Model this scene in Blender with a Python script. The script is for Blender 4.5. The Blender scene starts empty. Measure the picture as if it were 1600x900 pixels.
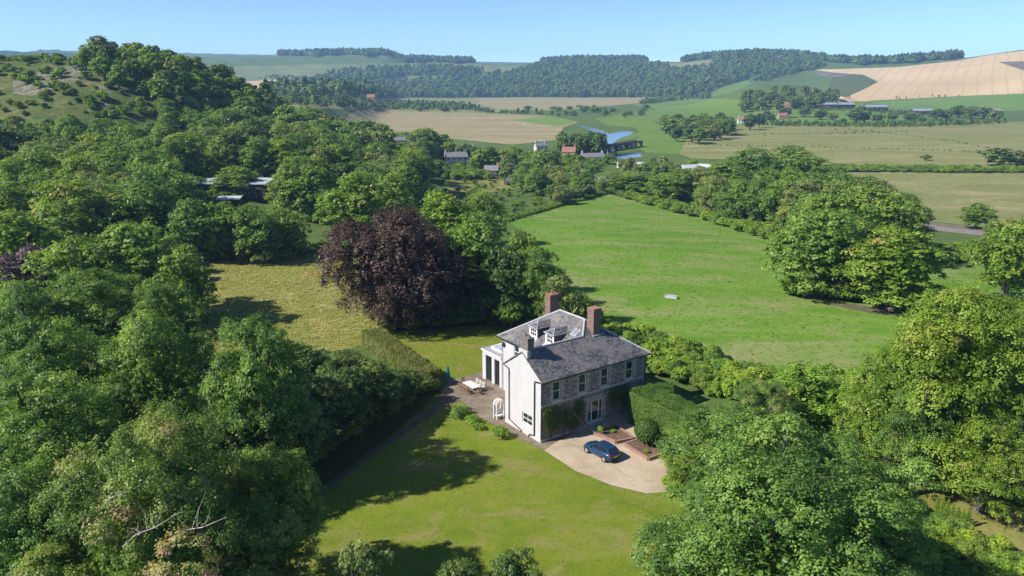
import bpy, bmesh, math, random
import numpy as np
from mathutils import Vector, Matrix
from mathutils.geometry import delaunay_2d_cdt

# ------------------------------------------------------------------ camera, sky, sun, exposure
scn = bpy.context.scene
F, PITCH, CAM_H = 1200.0, math.atan(325 / 1200.0), 37.8      # focal length in 1600-px units, tilt, height of the drone
cam_d = bpy.data.cameras.new('camera')
cam = bpy.data.objects.new('camera', cam_d)
scn.collection.objects.link(cam)
cam.location = (0, 0, CAM_H)
cam.rotation_euler = (math.pi / 2 - PITCH, 0, 0)
cam_d.sensor_width = 36
cam_d.lens = 36 * F / 1600
cam_d.clip_start = 0.5
cam_d.clip_end = 30000
scn.camera = cam

LIGHT = Vector((1.139, 0.384, -1.0)).normalized()             # the way the sunlight travels
SUN_EL = math.asin(-LIGHT.z)
world = bpy.data.worlds.new('World')
scn.world = world
world.use_nodes = True
wn = world.node_tree
sky = wn.nodes.new('ShaderNodeTexSky')
sky.sky_type = 'NISHITA'
sky.sun_disc = False
sky.sun_elevation = SUN_EL
sky.sun_rotation = math.atan2(-LIGHT.x, -LIGHT.y)
sky.altitude = 50
sky.air_density = 0.5
sky.dust_density = 0.0
sky.ozone_density = 5.0
wn.links.new(sky.outputs[0], wn.nodes['Background'].inputs[0])
wn.nodes['Background'].inputs[1].default_value = 0.125
sun_d = bpy.data.lights.new('sun', 'SUN')
sun_d.energy = 5.0
sun_d.angle = math.radians(0.5)
sun_d.color = (1.0, 0.96, 0.90)
sun = bpy.data.objects.new('sun', sun_d)
scn.collection.objects.link(sun)
sun.rotation_euler = LIGHT.to_track_quat('-Z', 'Y').to_euler()
sun.location = (-60, 0, 120)
scn.view_settings.view_transform = 'Standard'
scn.view_settings.look = 'None'
scn.view_settings.exposure = 0.72
scn.view_settings.gamma = 1
scn.cycles.max_bounces = 6
scn.cycles.transparent_max_bounces = 8
scn.cycles.volume_bounces = 0

rng = np.random.default_rng(7)
random.seed(7)
COL = scn.collection

# ------------------------------------------------------------------ pixel <-> place
CP, SP = math.cos(PITCH), math.sin(PITCH)

def ray(u, v):
    k = (450 - v) / F
    return np.array([(u - 800) / F, CP + k * SP, -SP + k * CP])

def project(x, y, z):
    dz = z - CAM_H
    d = y * CP - dz * SP
    return 800 + F * x / d, 450 - F * (y * SP + dz * CP) / d

def S(a, b, x):
    t = np.clip((x - a) / (b - a), 0, 1)
    return t * t * (3 - 2 * t)

PLAIN = -14.0
_cu = np.array([-900, -200, 340, 400, 440, 520, 640, 740, 780, 820, 850, 900, 1000, 1060, 1100, 1180, 1250, 1300, 1380, 1500, 1600, 1800, 2500], float)
_cy = np.array([105, 105, 106, 105, 103, 99, 97, 98, 102, 101, 98, 95, 95, 97, 91, 86, 89, 98, 100, 91, 77, 66, 60], float)
_yb = np.interp(_cu, [-900, 1000, 1060, 1280, 1400, 1600, 2500], [2230, 2230, 1900, 1600, 1500, 1250, 1200])
_yc = np.interp(_cu, [-900, 1000, 1250, 1300, 1500, 2500], [3400, 3300, 3200, 2700, 2500, 2300])
def _slope(v):
    k = (450 - v) / F
    return (-SP + k * CP) / (CP + k * SP)

def terr(x, y):
    """height of the land: the house terrace, the valley, the chalk spur and the downs"""
    x = np.asarray(x, float); y = np.asarray(y, float)
    ye = y + 0.4 * np.maximum(x - 30, 0)
    z = PLAIN * S(100, 390, ye)
    z = z + 0.05 * np.maximum(-x - 55, 0) * (1 - S(320, 480, y)) * S(60, 140, y)
    side = S(-95, -165, x + 0.12 * (y - 400))
    h = 50 * S(262, 405, y + 6 * np.sin(x * 0.06) + 10 * np.sin(x * 0.021 + 1)) * side
    h = h + 0.045 * np.maximum(-x - 150, 0) * S(300, 420, y)
    h = h * (1 - 0.55 * S(430, 700, y)) + 2.0 * np.sin(x * 0.05 + y * 0.03) * S(290, 360, y) * side
    z = z + h + 14 * S(5, -110, x) * S(180, 330, y) * (1 - S(430, 640, y)) * (1 - 0.8 * side * S(262, 405, y))
    u = 800 + 1243 * x / np.maximum(y, 30)
    yb = np.interp(u, _cu, _yb); yc = np.interp(u, _cu, _yc)
    zc = CAM_H + _slope(np.interp(u, _cu, _cy)) * yc - PLAIN
    t = S(yb, yc, y)
    hill = zc * t * (1 - 0.25 * S(yc * 1.02, yc * 1.8, y))
    hill = hill + (9 * np.sin(x * 0.006 + 1.3) * np.sin(y * 0.005) + 4 * np.sin(x * 0.017)) * t * (1 - t) * 3
    far = (CAM_H + _slope(99.0) * 4700 - PLAIN) * S(3900, 4700, y)
    knoll = 40 * np.exp(-((x - 500) / 120) ** 2 - ((y - 1420) / 150) ** 2) + 16 * np.exp(-((x - 400) / 90) ** 2 - ((y - 1350) / 110) ** 2)
    return z + np.maximum(np.maximum(hill, far), knoll)

TSTEP = 15 * np.exp(np.arange(0, 6.0, 0.02))

def gnd(u, v):
    """where the ray through a pixel meets the land"""
    d = ray(u, v)
    a = b = 15.0
    t = TSTEP
    gap = CAM_H + d[2] * t - terr(d[0] * t, d[1] * t)
    i = np.argmax(gap < 0) if (gap < 0).any() else len(t) - 1
    a, b = t[max(i - 1, 0)], t[i]
    for _ in range(3):
        m = np.linspace(a, b, 12)
        k = int(np.argmax(CAM_H + d[2] * m - terr(d[0] * m, d[1] * m) < 0)) or 11
        a, b = m[k - 1], m[k]
    return np.array([d[0] * b, d[1] * b])

def top_at(u, v, ht):
    """ground point of a thing of height ht whose top shows at a pixel"""
    d = ray(u, v)
    t = 15 * np.exp(np.arange(0, 6.5, 0.01))
    gap = CAM_H + d[2] * t - terr(d[0] * t, d[1] * t) - ht
    i = int(np.argmax(gap < 0)) if (gap < 0).any() else int(np.argmin(gap[:450]))
    return np.array([d[0] * t[i], d[1] * t[i]])

def inside(px, py, poly):
    poly = np.asarray(poly, float)
    r = np.zeros(np.shape(px), bool)
    j = len(poly) - 1
    for i in range(len(poly)):
        xi, yi = poly[i]; xj, yj = poly[j]
        if yi != yj:
            r ^= ((yi > py) != (yj > py)) & (px < (xj - xi) * (py - yi) / (yj - yi) + xi)
        j = i
    return r

# ------------------------------------------------------------------ materials
def mat(name):
    m = bpy.data.materials.new(name)
    m.use_nodes = True
    nt = m.node_tree
    b = nt.nodes['Principled BSDF']
    b.inputs['Specular IOR Level'].default_value = 0.25
    return m, nt, b

def nd(nt, t, **kw):
    n = nt.nodes.new(t)
    for k, v in kw.items():
        if k in n.inputs.keys() if isinstance(k, str) else False: n.inputs[k].default_value = v
        else: setattr(n, k, v)
    return n

def noise(nt, vec, scale, detail=4, rough=0.6, dist=0.0):
    n = nt.nodes.new('ShaderNodeTexNoise')
    n.inputs['Scale'].default_value = scale
    n.inputs['Detail'].default_value = detail
    n.inputs['Roughness'].default_value = rough
    n.inputs['Distortion'].default_value = dist
    if vec is not None: nt.links.new(vec, n.inputs['Vector'])
    return n.outputs['Fac']

def ramp(nt, fac, stops):
    r = nt.nodes.new('ShaderNodeValToRGB')
    el = r.color_ramp.elements
    while len(el) < len(stops): el.new(0.5)
    for e, (p, c) in zip(el, stops):
        e.position = p
        e.color = (*c, 1) if len(c) == 3 else c
    nt.links.new(fac, r.inputs[0])
    return r.outputs[0]

def mix(nt, fac, a, b, mode='MIX'):
    m = nt.nodes.new('ShaderNodeMix')
    m.data_type = 'RGBA'
    m.blend_type = mode
    for sock, val in ((m.inputs[0], fac), (m.inputs[6], a), (m.inputs[7], b)):
        if hasattr(val, 'is_linked'): nt.links.new(val, sock)
        elif isinstance(val, (int, float)): sock.default_value = val
        else: sock.default_value = (*val, 1)
    return m.outputs[2]

def bump(nt, b, height, strength, dist=0.1):
    n = nt.nodes.new('ShaderNodeBump')
    n.inputs['Strength'].default_value = strength
    n.inputs['Distance'].default_value = dist
    nt.links.new(height, n.inputs['Height'])
    nt.links.new(n.outputs[0], b.inputs['Normal'])

def wpos(nt, sx=1, sy=1, sz=1, rz=0):
    g = nt.nodes.new('ShaderNodeNewGeometry')
    mp = nt.nodes.new('ShaderNodeMapping')
    mp.inputs['Scale'].default_value = (sx, sy, sz)
    mp.inputs['Rotation'].default_value = (0, 0, rz)
    nt.links.new(g.outputs['Position'], mp.inputs['Vector'])
    return mp.outputs[0]

def opos(nt):
    return nt.nodes.new('ShaderNodeTexCoord').outputs['Object']

def grass(name, dark, midc, light, big=0.03, small=1.2, bs=0.5, stretch=(1, 1), rz=0.0, dry=None, dry_at=0.6, bd=0.12):
    m, nt, b = mat(name)
    p = wpos(nt, stretch[0], stretch[1], 1, rz)
    p1 = wpos(nt)
    n1 = noise(nt, p, big, 5, 0.65, 0.4)
    n2 = noise(nt, p1, small, 4, 0.7)
    n3 = noise(nt, p, big * 6, 4, 0.6)
    c = ramp(nt, n1, [(0.3, dark), (0.5, midc), (0.7, light)])
    c = mix(nt, 0.5, c, ramp(nt, n3, [(0.32, dark), (0.5, midc), (0.68, light)]))
    if dry is not None:
        n4 = noise(nt, p, big * 2.3 + 0.011, 6, 0.7, 0.8)
        c = mix(nt, ramp(nt, n4, [(dry_at - 0.06, (0, 0, 0)), (dry_at + 0.08, (1, 1, 1))]), c, dry)
    c = mix(nt, ramp(nt, n2, [(0.3, (0.55, 0.55, 0.55)), (0.7, (0, 0, 0))]), c, tuple(k * 0.55 for k in dark))
    nt.links.new(c, b.inputs['Base Color'])
    b.inputs['Roughness'].default_value = 0.9
    b.inputs['Specular IOR Level'].default_value = 0.05
    bump(nt, b, n2, bs, bd)
    return m

def plain(name, col, rough=0.6, spec=0.3, var=0.12, vs=3.0, metal=0.0, bmp=0.0):
    m, nt, b = mat(name)
    n = noise(nt, opos(nt), vs, 5, 0.65)
    c = mix(nt, ramp(nt, n, [(0.3, (0, 0, 0)), (0.7, (1, 1, 1))]), tuple(k * (1 - var) for k in col), tuple(min(k * (1 + var), 0.9) for k in col))
    nt.links.new(c, b.inputs['Base Color'])
    b.inputs['Roughness'].default_value = rough
    b.inputs['Specular IOR Level'].default_value = spec
    b.inputs['Metallic'].default_value = metal
    if bmp: bump(nt, b, noise(nt, opos(nt), vs * 8, 3), bmp, 0.02)
    return m

def leaf_mat(name, dark, midc, light, extra=None, trans=0.38, hue=0.35):
    """leaves: three greens picked by each leaf's own tint, a shift per tree, light passing through"""
    m = bpy.data.materials.new(name)
    m.use_nodes = True
    nt = m.node_tree
    b = nt.nodes['Principled BSDF']
    at = nt.nodes.new('ShaderNodeAttribute'); at.attribute_name = 'tint'
    stops = [(0.15, dark), (0.5, midc), (0.85, light)]
    if extra: stops.append((0.93, extra))
    c = ramp(nt, at.outputs['Fac'], stops)
    oi = nt.nodes.new('ShaderNodeObjectInfo')
    shift = ramp(nt, oi.outputs['Random'], [(0, (0.74, 0.88, 0.92)), (0.35, (0.94, 1.0, 0.95)), (0.7, (1.1, 1.08, 0.9)), (1, (1.25, 1.14, 0.85))])
    c = mix(nt, hue * 2, c, shift, 'MULTIPLY')
    nt.links.new(c, b.inputs['Base Color'])
    b.inputs['Roughness'].default_value = 0.45
    b.inputs['Specular IOR Level'].default_value = 0.27
    tr = nt.nodes.new('ShaderNodeBsdfTranslucent')
    nt.links.new(mix(nt, 1.0, c, (1.25, 1.3, 0.55), 'MULTIPLY'), tr.inputs[0])
    ms = nt.nodes.new('ShaderNodeMixShader')
    ms.inputs[0].default_value = trans
    nt.links.new(b.outputs[0], ms.inputs[1]); nt.links.new(tr.outputs[0], ms.inputs[2])
    nt.links.new(ms.outputs[0], nt.nodes['Material Output'].inputs[0])
    return m

M = {}
M['ground'] = grass('rough_ground', (0.06, 0.10, 0.022), (0.10, 0.15, 0.036), (0.15, 0.19, 0.06), 0.02, 0.5, 0.8, dry=(0.16, 0.15, 0.06), dry_at=0.68)
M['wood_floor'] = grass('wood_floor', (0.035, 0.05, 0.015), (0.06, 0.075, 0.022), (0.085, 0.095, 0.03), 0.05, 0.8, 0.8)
M['lawn'] = grass('lawn_grass', (0.10, 0.155, 0.014), (0.17, 0.215, 0.022), (0.235, 0.24, 0.038), 0.07, 6.0, 0.6, stretch=(0.8, 1.2), rz=-0.75, dry=(0.255, 0.225, 0.08), dry_at=0.56, bd=0.06)
M['field'] = grass('grazed_field', (0.08, 0.19, 0.018), (0.14, 0.25, 0.028), (0.20, 0.285, 0.055), 0.022, 2.0, 0.7, stretch=(0.7, 1.5), rz=0.3, dry=(0.26, 0.265, 0.105), dry_at=0.54, bd=0.06)
M['meadow'] = grass('dry_meadow', (0.13, 0.155, 0.03), (0.21, 0.22, 0.05), (0.29, 0.27, 0.085), 0.045, 1.6, 0.9, dry=(0.39, 0.33, 0.15), dry_at=0.56)
M['rough'] = grass('rough_meadow_grass', (0.05, 0.09, 0.02), (0.09, 0.14, 0.032), (0.14, 0.175, 0.05), 0.03, 0.7, 0.9, dry=(0.22, 0.19, 0.08), dry_at=0.6)
M['pasture'] = grass('straw_pasture', (0.15, 0.175, 0.05), (0.22, 0.225, 0.08), (0.30, 0.275, 0.125), 0.006, 0.3, 0.4, stretch=(0.5, 1.8), dry=(0.36, 0.29, 0.16), dry_at=0.58)
M['marsh'] = grass('straw_marsh', (0.20, 0.19, 0.08), (0.29, 0.25, 0.12), (0.38, 0.30, 0.17), 0.005, 0.2, 0.4, stretch=(0.4, 2.2), dry=(0.42, 0.32, 0.20), dry_at=0.55)
M['green_field'] = grass('green_field', (0.10, 0.18, 0.03), (0.14, 0.225, 0.04), (0.18, 0.25, 0.055), 0.006, 0.2, 0.3)
M['downland'] = grass('downland_turf', (0.12, 0.16, 0.05), (0.17, 0.20, 0.07), (0.23, 0.24, 0.10), 0.004, 0.1, 0.3)
M['chalk_turf'] = grass('chalk_turf', (0.05, 0.085, 0.02), (0.10, 0.125, 0.035), (0.16, 0.155, 0.06), 0.05, 0.4, 0.9, dry=(0.22, 0.185, 0.10), dry_at=0.6)

def wheat_mat():
    m, nt, b = mat('wheat')
    p = wpos(nt, 1, 1, 1, 0.55)
    n1 = noise(nt, p, 0.004, 5, 0.6, 0.3)
    c = ramp(nt, n1, [(0.3, (0.42, 0.295, 0.155)), (0.55, (0.50, 0.365, 0.20)), (0.75, (0.55, 0.42, 0.255))])
    w = nt.nodes.new('ShaderNodeTexWave'); w.inputs['Scale'].default_value = 0.011; w.inputs['Distortion'].default_value = 3.0
    w.inputs['Detail'].default_value = 1; w.inputs['Detail Scale'].default_value = 0.4
    nt.links.new(p, w.inputs['Vector'])
    c = mix(nt, ramp(nt, w.outputs['Fac'], [(0.93, (0, 0, 0)), (0.99, (0.55, 0.55, 0.55))]), c, (0.34, 0.26, 0.15))
    nt.links.new(c, b.inputs['Base Color']); b.inputs['Roughness'].default_value = 0.95; b.inputs['Specular IOR Level'].default_value = 0.05
    return m
M['wheat'] = wheat_mat()
M['plough'] = plain('fallow_soil', (0.16, 0.125, 0.10), 0.95, 0.05, 0.2, 0.02)
def gravel_mat():
    m, nt, b = mat('gravel_drive')
    p = wpos(nt)
    c = ramp(nt, noise(nt, p, 0.22, 6, 0.7, 0.5), [(0.3, (0.36, 0.27, 0.17)), (0.5, (0.50, 0.40, 0.28)), (0.7, (0.58, 0.49, 0.37))])
    c = mix(nt, ramp(nt, noise(nt, p, 0.35, 7, 0.75, 1), [(0.56, (0, 0, 0)), (0.7, (0.7, 0.7, 0.7))]), c, (0.20, 0.17, 0.07))
    c = mix(nt, ramp(nt, noise(nt, p, 9, 4, 0.8), [(0.3, (0.9, 0.9, 0.9)), (0.6, (0, 0, 0))]), c, (0.19, 0.14, 0.09))
    nt.links.new(c, b.inputs['Base Color']); b.inputs['Roughness'].default_value = 0.95
    bump(nt, b, noise(nt, p, 14, 3), 0.4, 0.03)
    return m
M['gravel'] = gravel_mat()
def patio_mat():
    m, nt, b = mat('patio_slabs')
    p = wpos(nt, 1, 1, 1, -math.radians(35.55))
    c = ramp(nt, noise(nt, p, 0.5, 6, 0.7), [(0.3, (0.15, 0.115, 0.085)), (0.5, (0.24, 0.185, 0.14)), (0.7, (0.33, 0.265, 0.205))])
    v = nt.nodes.new('ShaderNodeTexBrick'); v.inputs['Scale'].default_value = 1.3; v.inputs['Mortar Size'].default_value = 0.03
    v.inputs['Color1'].default_value = (1, 1, 1, 1); v.inputs['Color2'].default_value = (0.72, 0.72, 0.74, 1); v.inputs['Mortar'].default_value = (0.4, 0.42, 0.33, 1)
    nt.links.new(p, v.inputs['Vector'])
    c = mix(nt, 0.8, c, v.outputs['Color'], 'MULTIPLY')
    c = mix(nt, ramp(nt, noise(nt, p, 0.7, 5, 0.8), [(0.58, (0, 0, 0)), (0.75, (0.6, 0.6, 0.6))]), c, (0.10, 0.11, 0.035))
    nt.links.new(c, b.inputs['Base Color']); b.inputs['Roughness'].default_value = 0.9
    bump(nt, b, v.outputs['Fac'], -0.4, 0.02)
    return m
M['patio'] = patio_mat()
M['path'] = plain('trodden_path', (0.115, 0.095, 0.07), 0.95, 0.05, 0.35, 0.8)
M['track'] = grass('mown_track', (0.14, 0.16, 0.03), (0.22, 0.215, 0.055), (0.30, 0.26, 0.10), 0.08, 2.0, 0.4)
M['soil'] = plain('bed_soil', (0.13, 0.085, 0.06), 0.95, 0.05, 0.4, 2.0, bmp=0.6)
M['ballast'] = plain('rail_ballast', (0.22, 0.19, 0.17), 0.95, 0.1, 0.3, 0.8, bmp=0.5)
def water_mat():
    m, nt, b = mat('river_water')
    b.inputs['Base Color'].default_value = (0.035, 0.06, 0.065, 1)
    b.inputs['Roughness'].default_value = 0.06
    b.inputs['Specular IOR Level'].default_value = 0.9
    bump(nt, b, noise(nt, wpos(nt), 0.25, 3), 0.08, 0.3)
    return m
M['water'] = water_mat()

# ------------------------------------------------------------------ mesh helpers
def tag(o, label=None, cat=None, group=None, kind=None):
    if label: o['label'] = label
    if cat: o['category'] = cat
    if group: o['group'] = group
    if kind: o['kind'] = kind
    return o

def link(name, data, parent=None):
    o = bpy.data.objects.new(name, data)
    COL.objects.link(o)
    if parent: o.parent = parent
    return o

def empty(name, loc, rz=0.0):
    o = link(name, None)
    o.location = loc
    o.rotation_euler = (0, 0, rz)
    o.empty_display_size = 0.5
    return o

class MB:
    """collects faces; build() makes one mesh object of them"""
    def __init__(self): self.v, self.f, self.uv = [], [], {}
    def poly(self, pts):
        n = len(self.v); self.v += [tuple(map(float, p)) for p in pts]; self.f.append(tuple(range(n, n + len(pts))))
        return self
    def box(self, x0, x1, y0, y1, z0, z1, top=1.0):
        n = len(self.v); cx, cy = (x0 + x1) / 2, (y0 + y1) / 2
        for z, k in ((z0, 1), (z1, top)):
            for x, y in ((x0, y0), (x1, y0), (x1, y1), (x0, y1)): self.v.append((cx + (x - cx) * k, cy + (y - cy) * k, z))
        self.f += [tuple(n + i for i in q) for q in ((3, 2, 1, 0), (4, 5, 6, 7), (0, 1, 5, 4), (1, 2, 6, 5), (2, 3, 7, 6), (3, 0, 4, 7))]
        return self
    def slab(self, pts, dz):
        """polygon pushed down by dz"""
        n = len(self.v); k = len(pts)
        self.v += [tuple(map(float, p)) for p in pts] + [(p[0], p[1], p[2] - dz) for p in pts]
        self.f.append(tuple(range(n, n + k))); self.f.append(tuple(range(n + 2 * k - 1, n + k - 1, -1)))
        for i in range(k):
            j = (i + 1) % k; self.f.append((n + i, n + k + i, n + k + j, n + j))
        return self
    def prism(self, pts, d):
        """polygon swept along vector d"""
        n = len(self.v); k = len(pts); d = Vector(d)
        self.v += [tuple(p) for p in pts] + [tuple(Vector(p) + d) for p in pts]
        self.f.append(tuple(range(n, n + k))); self.f.append(tuple(range(n + 2 * k - 1, n + k - 1, -1)))
        for i in range(k):
            j = (i + 1) % k; self.f.append((n + i, n + k + i, n + k + j, n + j))
        return self
    def tube(self, path, rad, seg=8, cap=True):
        path = [Vector(p) for p in path]
        rad = rad if isinstance(rad, (list, tuple)) else [rad] * len(path)
        n0 = len(self.v)
        for i, p in enumerate(path):
            d = (path[min(i + 1, len(path) - 1)] - path[max(i - 1, 0)]).normalized()
            a = d.orthogonal().normalized() if abs(d.z) < 0.95 else Vector((1, 0, 0))
            a = (a - d * a.dot(d)).normalized(); b = d.cross(a)
            for k in range(seg):
                t = 2 * math.pi * k / seg
                self.v.append(tuple(p + (a * math.cos(t) + b * math.sin(t)) * rad[i]))
        for i in range(len(path) - 1):
            for k in range(seg):
                a0, b0 = n0 + i * seg + k, n0 + i * seg + (k + 1) % seg
                self.f.append((a0, b0, b0 + seg, a0 + seg))
        if cap:
            self.f.append(tuple(range(n0 + seg - 1, n0 - 1, -1)))
            e = n0 + (len(path) - 1) * seg; self.f.append(tuple(range(e, e + seg)))
        return self
    def lathe(self, prof, seg=12, c=(0, 0)):
        return self.tube([(c[0], c[1], z) for r, z in prof], [max(r, 0.001) for r, z in prof], seg)
    def mesh(self, name, material, smooth=False):
        me = bpy.data.meshes.new(name)
        me.from_pydata(self.v, [], self.f)
        me.validate()
        bm = bmesh.new(); bm.from_mesh(me); bmesh.ops.recalc_face_normals(bm, faces=bm.faces); bm.to_mesh(me); bm.free()
        if material: me.materials.append(material)
        if smooth: me.polygons.foreach_set('use_smooth', [True] * len(me.polygons))
        return me
    def build(self, name, material, parent=None, smooth=False):
        return link(name, self.mesh(name, material, smooth), parent)

def quads_mesh(name, V, material, tint=None):
    """V: (n,4,3) array of quads"""
    n = len(V)
    me = bpy.data.meshes.new(name)
    me.vertices.add(n * 4); me.loops.add(n * 4); me.polygons.add(n)
    me.vertices.foreach_set('co', V.reshape(-1).astype(np.float32))
    me.loops.foreach_set('vertex_index', np.arange(n * 4, dtype=np.int32))
    me.polygons.foreach_set('loop_start', np.arange(0, n * 4, 4, dtype=np.int32))
    if tint is not None:
        a = me.attributes.new('tint', 'FLOAT', 'FACE')
        a.data.foreach_set('value', np.clip(tint, 0, 1).astype(np.float32))
    me.update(calc_edges=True)
    me.materials.append(material)
    return me

# ------------------------------------------------------------------ the land: one triangulation, split by field
REG = []                                                      # (name, label, category/None, material, polygon in world)

def wpoly(px, closed=True):
    """pixel outline -> ground outline, with points along each side"""
    out = []
    n = len(px)
    for i in range(n if closed else n - 1):
        a, b = px[i], px[(i + 1) % n]
        k = max(1, int(math.hypot(b[0] - a[0], b[1] - a[1]) / 14))
        for j in range(k):
            t = j / k
            out.append(gnd(a[0] + (b[0] - a[0]) * t, a[1] + (b[1] - a[1]) * t))
    if not closed: out.append(gnd(*px[-1]))
    return out

def region(name, material, px=None, world=None):
    REG.append((name, M[material], wpoly(px) if px else [np.array(p, float) for p in world]))

M['chalk'] = grass('chalk_face', (0.13, 0.125, 0.09), (0.24, 0.215, 0.175), (0.40, 0.37, 0.32), 0.15, 0.7, 1.0, dry=(0.10, 0.115, 0.04), dry_at=0.5, bd=0.6)
region('chalk_slope', 'chalk_turf', [(-300, 60), (0, 66), (120, 84), (200, 112), (255, 150), (240, 190), (150, 196), (0, 180), (-300, 170)])
region('chalk_face', 'chalk', [(20, 122), (60, 112), (95, 106), (125, 100), (142, 108), (128, 124), (100, 132), (80, 140), (50, 150), (20, 146)])
region('chalk_face', 'chalk', [(148, 138), (160, 126), (172, 132), (176, 160), (158, 170)])
region('chalk_face', 'chalk', [(362, 130), (385, 132), (404, 146), (400, 158), (380, 152)])
region('green_field', 'green_field', [(985, 163), (1050, 155), (1100, 152), (1180, 158), (1195, 168), (1195, 196), (1100, 199), (1075, 213), (1058, 241), (1010, 238), (985, 225), (1000, 213), (1035, 197), (1042, 172)])
region('rough_pasture', 'pasture', [(420, 157), (560, 153), (735, 153), (745, 162), (800, 173), (760, 177), (640, 174), (560, 172), (420, 166)])
region('downland', 'downland', [(330, 104.5), (440, 102), (520, 100), (640, 98.5), (740, 99.5), (780, 103), (830, 103), (800, 116), (700, 124), (600, 130), (440, 134), (330, 134)])
region('wheat_field', 'wheat', [(385, 127), (440, 124), (480, 128), (520, 131), (480, 140), (410, 143), (385, 140)])
region('wheat_field', 'wheat', [(445, 121), (560, 124), (600, 128), (640, 131), (600, 135), (520, 129), (470, 126)])
region('green_field', 'green_field', [(640, 117), (720, 113), (800, 112), (830, 118), (760, 124), (660, 126)])
region('green_field', 'green_field', [(845, 133), (870, 120), (898, 118), (908, 130), (890, 137)])
region('downland', 'pasture', [(1035, 98), (1060, 98.5), (1115, 93), (1125, 101), (1090, 110), (1050, 110)])
region('green_field', 'green_field', [(1100, 148), (1130, 136), (1165, 126), (1175, 130), (1140, 146), (1110, 152)])
region('wheat_field', 'wheat', [(1272, 109), (1400, 105), (1495, 95), (1540, 86.5), (1600, 79), (1800, 68), (1800, 141), (1600, 146), (1500, 150), (1400, 155), (1330, 159), (1308, 158), (1345, 142), (1372, 128), (1350, 117), (1300, 113)])
region('fallow_field', 'plough', [(1560, 97), (1602, 95), (1700, 92), (1700, 112), (1600, 110)])
region('fallow_field', 'plough', [(1272, 110), (1300, 113), (1330, 116), (1310, 121), (1280, 118)])
region('grass_field', 'chalk_turf', [(1300, 122), (1345, 116), (1372, 128), (1345, 142), (1308, 154), (1290, 150)])
region('green_field', 'green_field', [(1300, 164), (1340, 159.5), (1500, 150.5), (1600, 146.5), (1800, 141.5), (1800, 172), (1600, 173), (1440, 172), (1380, 172)])
region('green_field', 'green_field', [(1190, 169), (1350, 173), (1440, 181), (1425, 193), (1190, 197)])
region('green_field', 'green_field', [(385, 150), (470, 149), (530, 151), (525, 158), (440, 159), (385, 156)])
region('green_field', 'green_field', [(615, 157), (660, 155), (700, 158), (680, 165), (620, 163)])
region('marsh', 'marsh', [(735, 153), (830, 152), (1020, 152), (1045, 156), (1010, 160), (890, 171), (800, 173), (745, 162)])
region('marsh', 'marsh', [(560, 172), (640, 174), (760, 177), (850, 180), (905, 190), (880, 199), (872, 218), (800, 226), (700, 216), (600, 204), (520, 188)])
region('green_field', 'field', [(800, 188), (850, 181), (905, 190), (870, 197)])
region('green_field', 'green_field', [(930, 186), (980, 176), (1040, 169), (1042, 185), (1020, 192), (1035, 197), (1015, 208), (1000, 212), (960, 222), (1000, 206), (992, 199), (950, 196)])
region('pasture', 'pasture', [(1060, 240), (1075, 214), (1100, 199), (1200, 196), (1430, 197), (1600, 190), (1900, 190), (1900, 262), (1600, 265), (1270, 256), (1170, 250), (1080, 247)])
region('pasture', 'pasture', [(1275, 268), (1600, 270), (1900, 270), (1900, 390), (1600, 350), (1545, 355), (1425, 343), (1400, 310), (1290, 292)])
region('river', 'water', [(943, 224), (940, 216), (930, 206), (905, 197), (905, 195), (935, 202), (953, 209), (966, 206), (980, 204.5), (992, 207), (986, 210.5), (969, 216), (958, 223), (955, 231), (966, 240), (1000, 238.5), (1003, 245), (975, 248), (952, 245), (941, 238), (939, 230)])
region('rough_meadow', 'rough', [(630, 300), (690, 276), (760, 280), (850, 285), (945, 290), (947, 302), (880, 320), (792, 344), (700, 340)])
region('dry_meadow', 'meadow', [(690, 282), (740, 274), (800, 284), (815, 292), (780, 300), (700, 300)])
region('field', 'field', [(795, 346), (880, 321), (947, 303.5), (1000, 314), (1090, 338), (1215, 370), (1300, 420), (1480, 405), (1700, 430), (1700, 520), (1420, 560), (1330, 592), (1190, 580), (1060, 530), (940, 505), (880, 440), (855, 395)])
region('bare_track', 'path', [(1300, 470), (1340, 476), (1380, 483), (1425, 489), (1420, 496), (1370, 491), (1330, 483), (1298, 476)])
M['worn'] = grass('worn_turf', (0.18, 0.19, 0.06), (0.26, 0.25, 0.11), (0.33, 0.30, 0.16), 0.1, 1.5, 0.4)
region('trodden_path', 'worn', [(950, 498), (1000, 508), (1060, 524), (1120, 543), (1170, 562), (1240, 584), (1240, 587), (1168, 565), (1118, 546), (1056, 527), (1000, 511), (950, 501)])
region('railway_bed', 'ballast', [(1400, 341), (1430, 345), (1540, 358), (1700, 374), (1700, 386), (1536, 368), (1428, 356), (1400, 350)])
region('railway_bed', 'ballast', [(925, 277), (945, 276), (985, 279), (985, 284), (930, 281)])
region('meadow', 'meadow', [(290, 412), (400, 402), (500, 397), (620, 415), (620, 520), (545, 545), (440, 560), (290, 560)])
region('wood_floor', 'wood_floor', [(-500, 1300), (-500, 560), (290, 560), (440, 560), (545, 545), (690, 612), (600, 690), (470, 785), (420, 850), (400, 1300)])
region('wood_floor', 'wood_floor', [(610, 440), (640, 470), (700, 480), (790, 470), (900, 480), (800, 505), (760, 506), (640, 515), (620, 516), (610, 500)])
region('back_lawn', 'lawn', [(585, 532), (640, 516), (700, 512), (790, 508), (840, 540), (790, 570), (762, 579), (720, 590), (703, 590), (655, 565)])
region('front_lawn', 'lawn', [(420, 850), (470, 796), (595, 704), (700, 633), (720, 628), (745, 650), (800, 680), (850, 704), (900, 737), (955, 759), (1010, 772), (1046, 769), (1052, 731), (1080, 740), (1120, 790), (1120, 900), (1050, 1400), (300, 1400)])
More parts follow.
